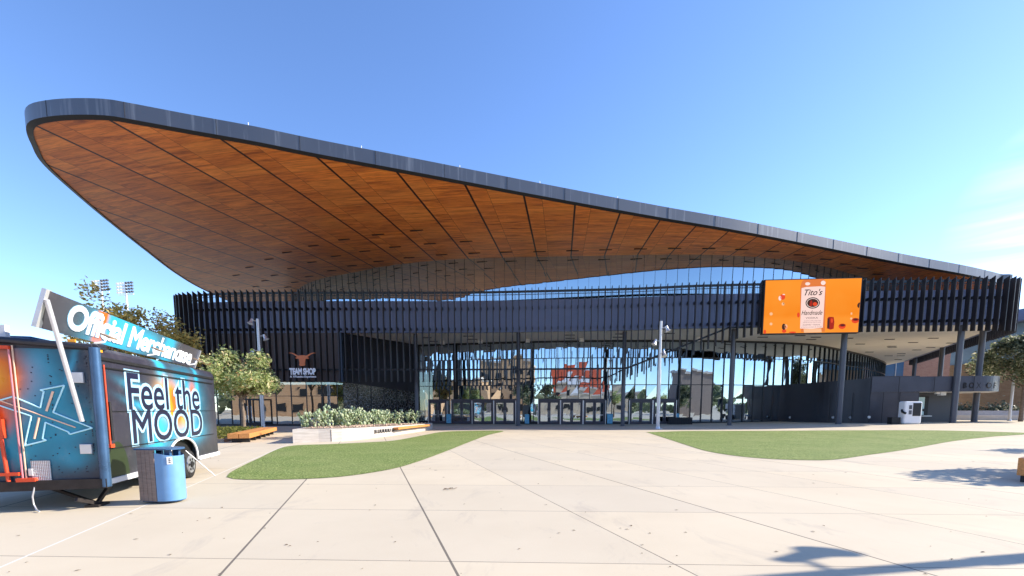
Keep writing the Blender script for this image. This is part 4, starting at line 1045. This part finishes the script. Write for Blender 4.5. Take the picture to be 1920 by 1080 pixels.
# ================================================================== TRAILER
TO = Vector((-6.86, 7.6, 0)); TA = math.atan2(.963, -.27)
tr = thing('merchandise_trailer', 'painted black and cyan merchandise trailer reading Feel the MOOD with a raised sign panel', 'trailer', TO, TA)
ax = Vector((math.cos(TA), math.sin(TA), 0)); ay = Vector((-math.sin(TA), math.cos(TA), 0))
def side(px, py, off=0):          # -> (a, z) on the side plane y=off
    p = at_pl(px, py, TO + ay*off, ay) - TO; return p.dot(ax), p.z
def rear(px, py, off=0):
    p = at_pl(px, py, TO + ax*off, ax) - TO; return p.dot(ay), p.z
LT, WT = 5.45, 2.4
prof = lambda zb: [(0, zb), (0, 2.55), (.02, 2.63), (.08, 2.69), (.2, 2.72), (1.2, 2.78), (2.2, 2.72), (2.32, 2.69), (2.38, 2.63), (2.4, 2.55), (2.4, zb)]
m = MB()
A0, A1 = 2.25, 3.98
for a0, a1, zb in ((.02, A0, .42), (A0, A1, 1.02), (A1, LT, .42)):
    P = prof(zb); n = len(P)
    vs = [(a0, y, z) for y, z in P] + [(a1, y, z) for y, z in P]
    fs = [(i, n+i, n+(i+1) % n, (i+1) % n) for i in range(n)]
    m.add(vs, fs + [tuple(range(n)), tuple(range(n, 2*n))[::-1]])
ac = (A0+A1)/2
arch = [(A0, .42)] + [(ac - .8*math.cos(t), .42 + .56*math.sin(t)**.75) for t in [math.pi*i/14 for i in range(15)]] + [(A1, .42)]
for (x0, z0), (x1, z1) in zip(arch, arch[1:]): m.quad((x0, 0, z0), (x1, 0, z1), (x1, 0, 1.02), (x0, 0, 1.02))
m.build('body', M['side_art'], tr)
MB().quad((0, 0, .5), (0, 2.4, .5), (0, 2.4, 2.62), (0, 0, 2.62)).quad((0, 0, .42), (0, 2.4, .42), (0, 2.4, .5), (0, 0, .5)).build('rear_wall', M['rear_art'], tr)
m = MB(); m.box((-.03, 1.2, .42), (.1, 2.5, .16)); m.build('bumper', M['rust'], tr)
MB().cyl((-.01, -.01, .36), (-.01, -.01, 2.66), .075, 14).build('corner_post', plain('steel blue post', (.06, .13, .24), .3, .4, .3, 2), tr)
m = MB()
m.tube([(-.02, -.01, 2.66), (.1, .03, 2.69), (.35, .05, 2.7)], .06, 10); m.tube([(-.02, .0, 2.67), (-.02, 1.2, 2.74), (-.02, 2.4, 2.67)], .05, 10); m.build('roof_rim', M['navy'], tr)
# trim rails
m = MB(); m.box((A0/2, -.015, .43), (A0-.1, .05, .09)); m.build('side_rail', M['white'], tr); m = MB(); m.box(((A1+LT)/2, -.015, .43), (LT-A1-.02, .05, .09))
m.build('side_rail', M['white'], tr)
m = MB(); m.tube([(x, -.02, z+.01) for x, z in arch], .028, 8); m.build('wheel_arch', M['white'], tr)
m = MB(); m.box((2.7, -.02, 2.50), (5.35, .03, .05)); m.box((2.7, -.02, 2.36), (5.2, .03, .02)); m.box((2.7, -.012, .98), (4.9, .02, .015)); m.box((2.7, -.012, 1.62), (5.2, .02, .008)); m.build('side_trim', M['black'], tr)
m = MB()
for z in (.95, 1.05): pass
m.cyl((.17, -.03, 2.4), (.17, -.03, 1.0), .014, 6); m.box((.2, -.03, 1.03), (.12, .04, .06)); m.build('side_door_bar', M['red'], tr)
m = MB(); m.cyl((.24, -.035, 1.78), (.24, -.035, 1.12), .022, 6); m.build('gas_strut', M['black'], tr)
# rear wall frame (dark underside / wheel well)
MB().box((ac, 1.2, .75), (A1-A0-.05, 2.2, .5)).build('wheel_well', M['black'], tr)
MB().box((LT/2, .2, .37), (LT-.2, .08, .1)).box((LT/2, 2.2, .37), (LT-.2, .08, .1)).build('chassis', M['black'], tr)
for a in (ac-.38, ac+.40):
    for y in (.11, 2.29):
        wq = MB(); s_ = 1 if y < 1 else -1
        wq.tube([(a, y-.09*s_, .33), (a, y-.1*s_, .33), (a, y+.1*s_, .33), (a, y+.09*s_, .33)], [.22, .33, .33, .22], 28)
        wh = wq.build('wheel', M['rubber'], tr)
        ri = MB(); ri.tube([(a, y-.125*s_, .33), (a, y-.1*s_, .33)], [.205, .215], 24)
        ri.build('rim', plain('steel rim', (.35, .36, .38), .4, .5), wh)
        hb = MB(); hb.cyl((a, y-.15*s_, .33), (a, y-.1*s_, .33), .075, 12)
        for k in range(6):
            t = k*math.pi/3; hb.cyl((a+.13*math.cos(t), y-.132*s_, .33+.13*math.sin(t)), (a+.13*math.cos(t), y-.12*s_, .33+.13*math.sin(t)), .035, 8)
        hb.build('hub', M['black'], wh)
# stabiliser jack under the near corner
m = MB(); m.beam((.2, .25, .04), (.7, .25, .34), .05, .06).beam((.2, .25, .04), (-.15, .35, .18), .05, .06).beam((.2, .25, .04), (.55, 1.1, .3), .05, .05); m.box((.2, .25, .02), (.34, .2, .04)); m.build('stabiliser_jack', M['rust'], tr)
# side lettering
def side_text(body, x0, y0, x1, y1, base_l):
    a0, zb = side(x0, y1); a1, _ = side(x1, y1); _, zt_ = side(x0, y0)
    z0 = zb; wd = a1-a0; hh = zt_ - zb
    for mat, bold, off, nm in ((plain('pale blue letter', (.34, .58, .74), .4), .078, .004, 'lettering_outline'), (M['navyline'], .012, .008, 'lettering')):
        # the wider layers keep the same centre
        g = 0
        text(body, mat, nm, tr, (a0-g, -off, z0-g), (1, 0, 0), (0, 0, 1), wd+2*g, hh+2*g, 0, bold, 0)
side_text('Feel the', 242, 700, 374, 768, 0)
side_text('MOOD', 251, 768, 381, 832, 0)
m = MB(); c = side(222, 868); pts = [(c[0] + .34*math.cos(t), -.006, max(.475, .47 + .62*math.sin(t))) for t in [math.pi*i/20 for i in range(21)]]
m.add(pts, [tuple(range(21))]); m.build('dark_patch', plain('olive black vinyl', (.022, .035, .014), .4), tr)
# rear neon arrow artwork
zr = lambda x, y: rear(x*.352, 600 + y*.352)
def rline(pts, mat, r, nm, close=True):
    P = [zr(*p) for p in pts]; P = [(-.012, y, z) for y, z in P]
    if close: P.append(P[0])
    mm = MB()
    for a, b in zip(P, P[1:]): mm.tube([a, b], r, 6)
    mm.build(nm, mat, tr)
rline([(-40, 440), (72, 408), (218, 468), (236, 380), (218, 373), (345, 348), (286, 492), (495, 575), (375, 608), (365, 595), (245, 545), (230, 632), (250, 640), (135, 670), (170, 512), (-30, 445)], M['cyanpaint'], .013, 'painted_arrow')
rline([(285, 380), (250, 485)], M['peach'], .017, 'painted_bar', False); rline([(212, 520), (186, 632)], M['peach'], .017, 'painted_bar', False); rline([(0, 428), (405, 572)], M['peach'], .011, 'painted_bar', False)
m = MB()
for (x0, y0), (x1, y1) in (((50, 140), (128, 850)),):
    a, b = zr(50, 140), zr(130, 850); m.cyl((-.03, a[0], a[1]), (-.03, b[0], b[1]), .014, 8)
m.build('door_hinge', plain('pink hinge', (.6, .22, .25), .4), tr)
a, b = zr(68, 135), zr(150, 880); MB().cyl((-.02, a[0], a[1]), (-.02, a[0]-.005, .5), .012, 8).build('door_edge_trim', plain('pale orange trim', (.75, .5, .35), .4), tr)
a, b = zr(0, 560), zr(38, 890); m = MB(); m.cyl((-.05, a[0], 1.75), (-.05, a[0]-.06, .5), .026, 8)
m.box((-.05, a[0]-.06, .62), (.06, .3, .05)); m.box((-.05, a[0]-.02, 1.35), (.08, .12, .3)); m.box((-.05, a[0]-.3, .52), (.08, .25, .06)); m.box((-.04, a[0]-.05, 2.62), (.06, .4, .05)); m.build('door_lock_bar', M['red'], tr)
def rbox(x0, y0, x1, y1, th, mat, nm):
    (b0, z0), (b1, z1) = zr(x0, y1), zr(x1, y0)
    return MB().box((-th/2-.004, (b0+b1)/2, (z0+z1)/2), (th, abs(b1-b0), abs(z1-z0))).build(nm, mat, tr, .006)
rbox(395, 280, 450, 335, .05, M['alu'], 'hinge_box'); rbox(438, 660, 495, 712, .05, M['alu'], 'hinge_box')
def diamond():
    t = NT('diamond plate'); c = t.coord(); x, y, z = t.sep(c)
    v = t.math('MULTIPLY', t.math('SINE', t.math('MULTIPLY', t.math('ADD', y, z), 130)), t.math('SINE', t.math('MULTIPLY', t.math('SUBTRACT', y, z), 130)))
    return t.bsdf(t.mix(t.rng(v, .1, .6), (.5, .5, .5), (.75, .75, .74)), .35, .5, t.bump(v, .8, .01))
rbox(178, 748, 270, 858, .02, diamond(), 'access_plate'); rbox(160, 790, 178, 830, .03, M['alu'], 'access_latch')
rbox(365, 104, 407, 119, .03, M['amber'], 'marker_light')
MB().box((.12, -.02, 2.62), (.1, .03, .04)).build('marker_light', M['amber'], tr)
m = MB(); rnd = random.Random(2)
for i in range(110):
    k = i % 5
    if k == 0: y, z = .12, .6 + 2.0*rnd.random()
    elif k == 1: y, z = rnd.uniform(.2, 2.2), .62
    elif k == 2: y, z = .62, .6 + 2.0*rnd.random()
    else: y, z = rnd.uniform(.1, 1.1), rnd.uniform(.6, 2.5)
    m.cyl((-.008, y, z), (0, y, z), .009, 6)
m.build('rivets', M['navyline'], tr)
m = MB(); m.tube([(-.06, .92, .45), (-.1, .95, .25), (-.06, .97, .12), (-.12, .9, .03), (-.2, .82, .02)], .012, 6); m.build('cable', M['alu'], tr)
# roof things
MB().box((.9, 1.45, 2.82), (.5, .5, .14)).build('roof_vent', M['darkblue'], tr)
m = MB(); q = rear(42, 612); m.box((.3, 1.35, 2.87), (.1, .12, .28)); m.build('roof_bracket', M['white'], tr)
# raised sign panel
pa = [(-.42, .45, 2.89), (5.3, .42, 2.78), (5.3, .24, 3.26), (-.42, .27, 3.44)]
m = MB(); m.extr(pa, (0, .07, .012)); pn = m.build('sign_panel', M['panel_art'], tr)
u_ = (Vector(pa[1])-Vector(pa[0])).normalized(); v_ = (Vector(pa[3])-Vector(pa[0])).normalized(); n_ = u_.cross(v_).normalized()
if n_.y > 0: n_ = -n_
def ppt(px, py):
    # pixel -> panel coordinates
    A_w = Matrix.Rotation(TA, 3, 'Z'); o_ = TO + A_w @ Vector(pa[0]); nw = A_w @ n_
    p = at_pl(px, py, o_, nw) - o_; return p.dot(A_w @ u_), p.dot(A_w @ v_)
m = MB(); a, b = Vector(pa[0]), Vector(pa[3]); m.beam(a + Vector((-.02, .03, 0)), b + Vector((-.02, .03, .02)), .12, .06); m.build('panel_frame', M['alu'], pn); m = MB(); a, b = Vector(pa[1]), Vector(pa[2]); m.beam(a, b, .04, .08); m.build('panel_frame', M['alu'], pn)
x0, y0 = ppt(122, 615); x1, y1 = ppt(356, 678)
hh = .40
o_ = Vector(pa[0]) + u_*x0 + v_*.11
ee = (Vector(pa[0]) + u_*x1 + v_*.07) - o_
for mat, bold, off, nm in ((plain('halo blue', (.3, .6, .8), .4), .055, .006, 'sign_halo'), (M['whiteletter'], .036, .012, 'sign_lettering')):
    g = 0
    text('Official Merchandise', mat, nm, pn, o_ - u_*g - v_*g + n_*off, ee, v_, ee.length+2*g, hh+2*g, 0, bold, 0, space=.95)
for a in (.25, 2.0, 4.05):
    c = Vector((a, .06, 2.82)); m = MB(); m.box(c + Vector((0, -.16, .06)), (.2, .16, .025), M=Matrix.Rotation(.45, 3, 'X')); lm = m.build('sign_lamp', M['brown_inner'], tr)
    MB().tube([(a-.18, .02, 2.74), (a-.14, -.1, 2.77), (a-.08, -.12, 2.86)], .016, 6).build('lamp_arm', M['white'], lm)
a = Vector((-.47, .3, 3.3)); q = rear(154, 790, -.12); MB().cyl(a, (-.12, q[0], q[1]), .035, 10, .032).build('prop_strut', M['alu'], tr)
a0 = side(345, 845); a1 = (ac+.55, .02)
MB().cyl((a0[0], -.03, a0[1]), (a0[0]+.35, -.5, .02), .014, 6).build('stay_rod', M['alu'], tr)

# ================================================================== BACKGROUND
def floodlight_tower(px, py, d, label):
    q = at_y(px, py, d); r = thing('floodlight_tower', label, 'floodlight tower', (q.x, q.y, 0), R(-14), 'stadium floodlight towers')
    MB().cyl((0, 0, 0), (0, 0, q.z+1.2), .5, 10, .35).build('mast', M['alu'], r)
    m = MB(); m.beam((-3.3, 0, q.z-2.6), (3.3, 0, q.z-2.6), .2, .2); m.build('crossbar', M['alu'], r)
    for j in range(4):
        for k in range(6):
            x = -3.2 + 1.15*k + (.35 if k > 2 else 0); z = q.z - 1.8 + j*.95
            MB().tube([(x, .3, z+.05), (x, 0, z), (x, -.3, z-.1)], [.2, .36, .38], 8).build('lamp', M['column'] if k > 2 else M['alu'], r)
floodlight_tower(189, 533, 150, 'stadium floodlight tower beyond the trees, left one of the pair')
floodlight_tower(235, 537, 153, 'stadium floodlight tower beyond the trees, right one of the pair')
# brick building at the right, beyond the box office
bo = onz(75, 92)
bb = thing('brick_building', 'red brick and blue glass building beyond the box office', 'building', bo)
MB(bo).box((95, 100, 8), (46, 16, 16.5)).build('wall', M['redbrick'], bb)
MB(bo).box((68.5, 93, 6), (9, 14, 13)).build('glass_wing', plain('blue glazing', (.06, .15, .28), .12, 0, .2, .3, 0, .8), bb)
m = MB(bo)
for x in (65.5, 68.5, 71.5): m.box((x, 85.95, 6), (.12, .1, 13))
for z in (3.5, 7.0): m.box((68.5, 85.94, z), (9, .1, .14))
m.build('mullion', M['alu'], bb)
MB(bo).box((95, 91.9, 2.4), (46, .3, 3.0)).build('stone_base', M['concrete_lt'], bb)
m = MB(bo)
for x in (90, 97, 104): m.box((x, 91.95, 6.4), (2.2, .2, 2.8))
m.build('window', M['black'], bb)
oh = onz(80, 66)
ho = thing('modern_pavilion', 'pale block with a dark projecting roof slab at the far right', 'building', oh)
q = at_y(1907, 600, 64)
MB(oh).box((q.x+9.5, 69, q.z+.8), (17, 14, 1.6)).build('roof', M['band'], ho)
MB(oh).box((q.x+10.5, 70, q.z-2.5), (15.5, 12, 5)).build('glazing', plain('pale blue glazing', (.22, .33, .42), .2, 0, .15, .4), ho)
MB(oh).box((q.x+11.5, 70.5, (q.z-5)/2), (16.5, 12, q.z-5)).build('wall', M['tanbrick'], ho)
MB(oh).box((q.x+10.5, 63.9, q.z-2.7), (15.6, .3, 1.2)).build('sun_shade', M['navy'], ho)
# stone retaining wall, kerb and hedge right of the box office
gw_ = onz(56, 52)
tag(MB(gw_).beam(onz(47, 56, .25), onz(82, 46, .25), .5, .6).build('retaining_wall', M['concrete_lt']), 'low tan stone retaining wall at the far right of the plaza', 'wall')
tag(MB(gw_).beam(onz(48, 60, .55), onz(82, 51, .55), .4, 1.1).build('garden_wall', plain('grey render', (.45, .45, .48), .8)), 'pale grey garden wall behind the low stone retaining wall', 'wall')
rnd = random.Random(90)
for i in range(6):
    b = onz(53 + i*4.6, 60.5 - i*1.15)
    sh_ = thing('shrub', ['dark shrub behind the pale grey garden wall nearest the box office', 'second dark shrub along the garden wall from the box office', 'dark shrub beneath the big right-hand tree trunk', 'dark shrub just right of the big tree trunk', 'dark shrub near the right edge along the garden wall', 'dark shrub farthest from the box office'][i], 'shrub', b, 0, 'shrubs along the garden wall')
    m = MB()
    for k in range(900):
        v = Vector((rnd.gauss(0, 1.1), rnd.gauss(0, .6), abs(rnd.gauss(0, .5)) + .9)); a = Vector((rnd.gauss(0, 1), rnd.gauss(0, 1), rnd.gauss(0, 1))).normalized()*.16; c = a.orthogonal()*.5
        m.add([v-a, v+c, v+a, v-c], [(0, 1, 2, 3)])
    m.build('foliage', M['leafd'], sh_); MB().cyl((0, 0, 0), (0, 0, 1), .08, 6).build('stem', M['trunk'], sh_)
q = at_y(1893, 783, 49.5); pr = thing('street_lamp', 'pale street lamp pole rising into the big right-hand tree', 'street lamp', onz(q.x, 49.5))
MB().cyl((0, 0, 0), (0, 0, 7.2), .13, 10, .1).build('pole', M['polepaint'], pr); MB().cyl((0, 0, 0), (0, 0, .2), .2, 10, .14).build('base', M['polepaint'], pr); lh_ = MB(); lamp_head(lh_, (.1, -.1, 7.2), (.6, -.3, -.7)); lh_.build('lamp_head', M['steel'], pr)

tl = MB(); rnd = random.Random(12)  # unseen treeline, added to fill the yellow horizon gaps mirrored in the glass
for i in range(5200):
    ang = rnd.uniform(R(100), R(440)); d = rnd.uniform(150, 190); h = (7 + 4*math.sin(ang*9) + 3*math.sin(ang*23+1))*rnd.random()**.6 + 1
    if math.cos(ang) > .55: continue
    c = Vector((d*math.sin(ang), d*math.cos(ang), h)); a = Vector((rnd.gauss(0, 1), rnd.gauss(0, 1), rnd.gauss(0, .7))).normalized()*2.2; b = a.orthogonal()*.8
    tl.add([c-a, c+b, c+a, c-b], [(0, 1, 2, 3)])
tag(tl.build('added_treeline', M['leafd']), 'added unseen treeline covering the horizon mirrored in the arena glass', 'added_treeline', kind='stuff')
# ------------------------------------------------------------ buildings facing the arena (seen mirrored in its glass)
def block(name, label, c, size, mat, roofmat=None, wins=0, rz=0):
    c = Vector(c); r = thing(name, label, 'building', c, rz)
    MB().box((0, 0, size[2]/2), size).build('wall', mat, r)
    MB().box((0, 0, size[2]+.3), (size[0]+.8, size[1]+.8, .6)).build('roof', roofmat or M['concrete_lt'], r)
    if wins:
        for j in range(int(size[2]//4)):
            for k in range(wins):
                x = -size[0]/2 + size[0]*(k+.5)/wins
                MB().box((x, size[1]/2+.03, 2.3 + 4*j), (size[0]/wins*.5, .12, 1.9)).build('window', M['black'], r)
    return r
block('tan_brick_building', 'tan brick building facing the arena, mirrored left in its glass', (-42, -58, 0), (30, 16, 19), M['tanbrick'], wins=5)
block('tan_brick_building', 'low tan brick building mirrored in the shop windows', (-68, -30, 0), (46, 12, 11), M['tanbrick'], wins=6)
block('stone_arcade', 'cream stone arcade building mirrored in the middle of the glass', (18, -66, 0), (50, 14, 9), plain('cream stone', (.62, .5, .36), .8, 0, .15, .4), wins=9)
block('brown_brick_hall', 'brown brick hall mirrored right in the arena glass', (66, -36, 0), (30, 16, 12.5), M['greybrick'])
sb = thing('stadium_scoreboard', 'red stadium scoreboard wall mirrored in the arena glass', 'scoreboard', (4, -74, 0))
MB().box((0, 0, 12.4), (40, 2, 9)).build('board', plain('scoreboard red', (.66, .12, .05), .5, 0, .12, .2), sb)
MB().extr([(-8, 1.05, 10), (-3, 1.05, 14.5), (5, 1.05, 15), (9, 1.05, 12.5), (3, 1.05, 12), (1, 1.05, 9.5)], (0, .1, 0)).build('white_shape', M['white'], sb)
for x in (-13, 13): MB().box((x, 0, 4.2), (2, 1.6, 8.6)).build('support', M['concrete_lt'], sb)
for i, (x, y, H_, rx) in enumerate([(-22, -34, 6, 5), (-9, -40, 5.5, 5.5), (34, -28, 4.4, 3), (52, -22, 4.5, 3.2)]):
    tree((x, y, 0), 8, (0, 0, H_), (rx, rx*.8, H_*.62), 4200, .3, M['leafd'], ['dark tree mirrored left of the doors in the arena glass', 'dark tree mirrored beyond the first door group', 'round tree mirrored beside the brown hall', 'round tree mirrored in front of the brown hall'][i], seed=60+i, group='trees facing the arena', trunk_r=.25)
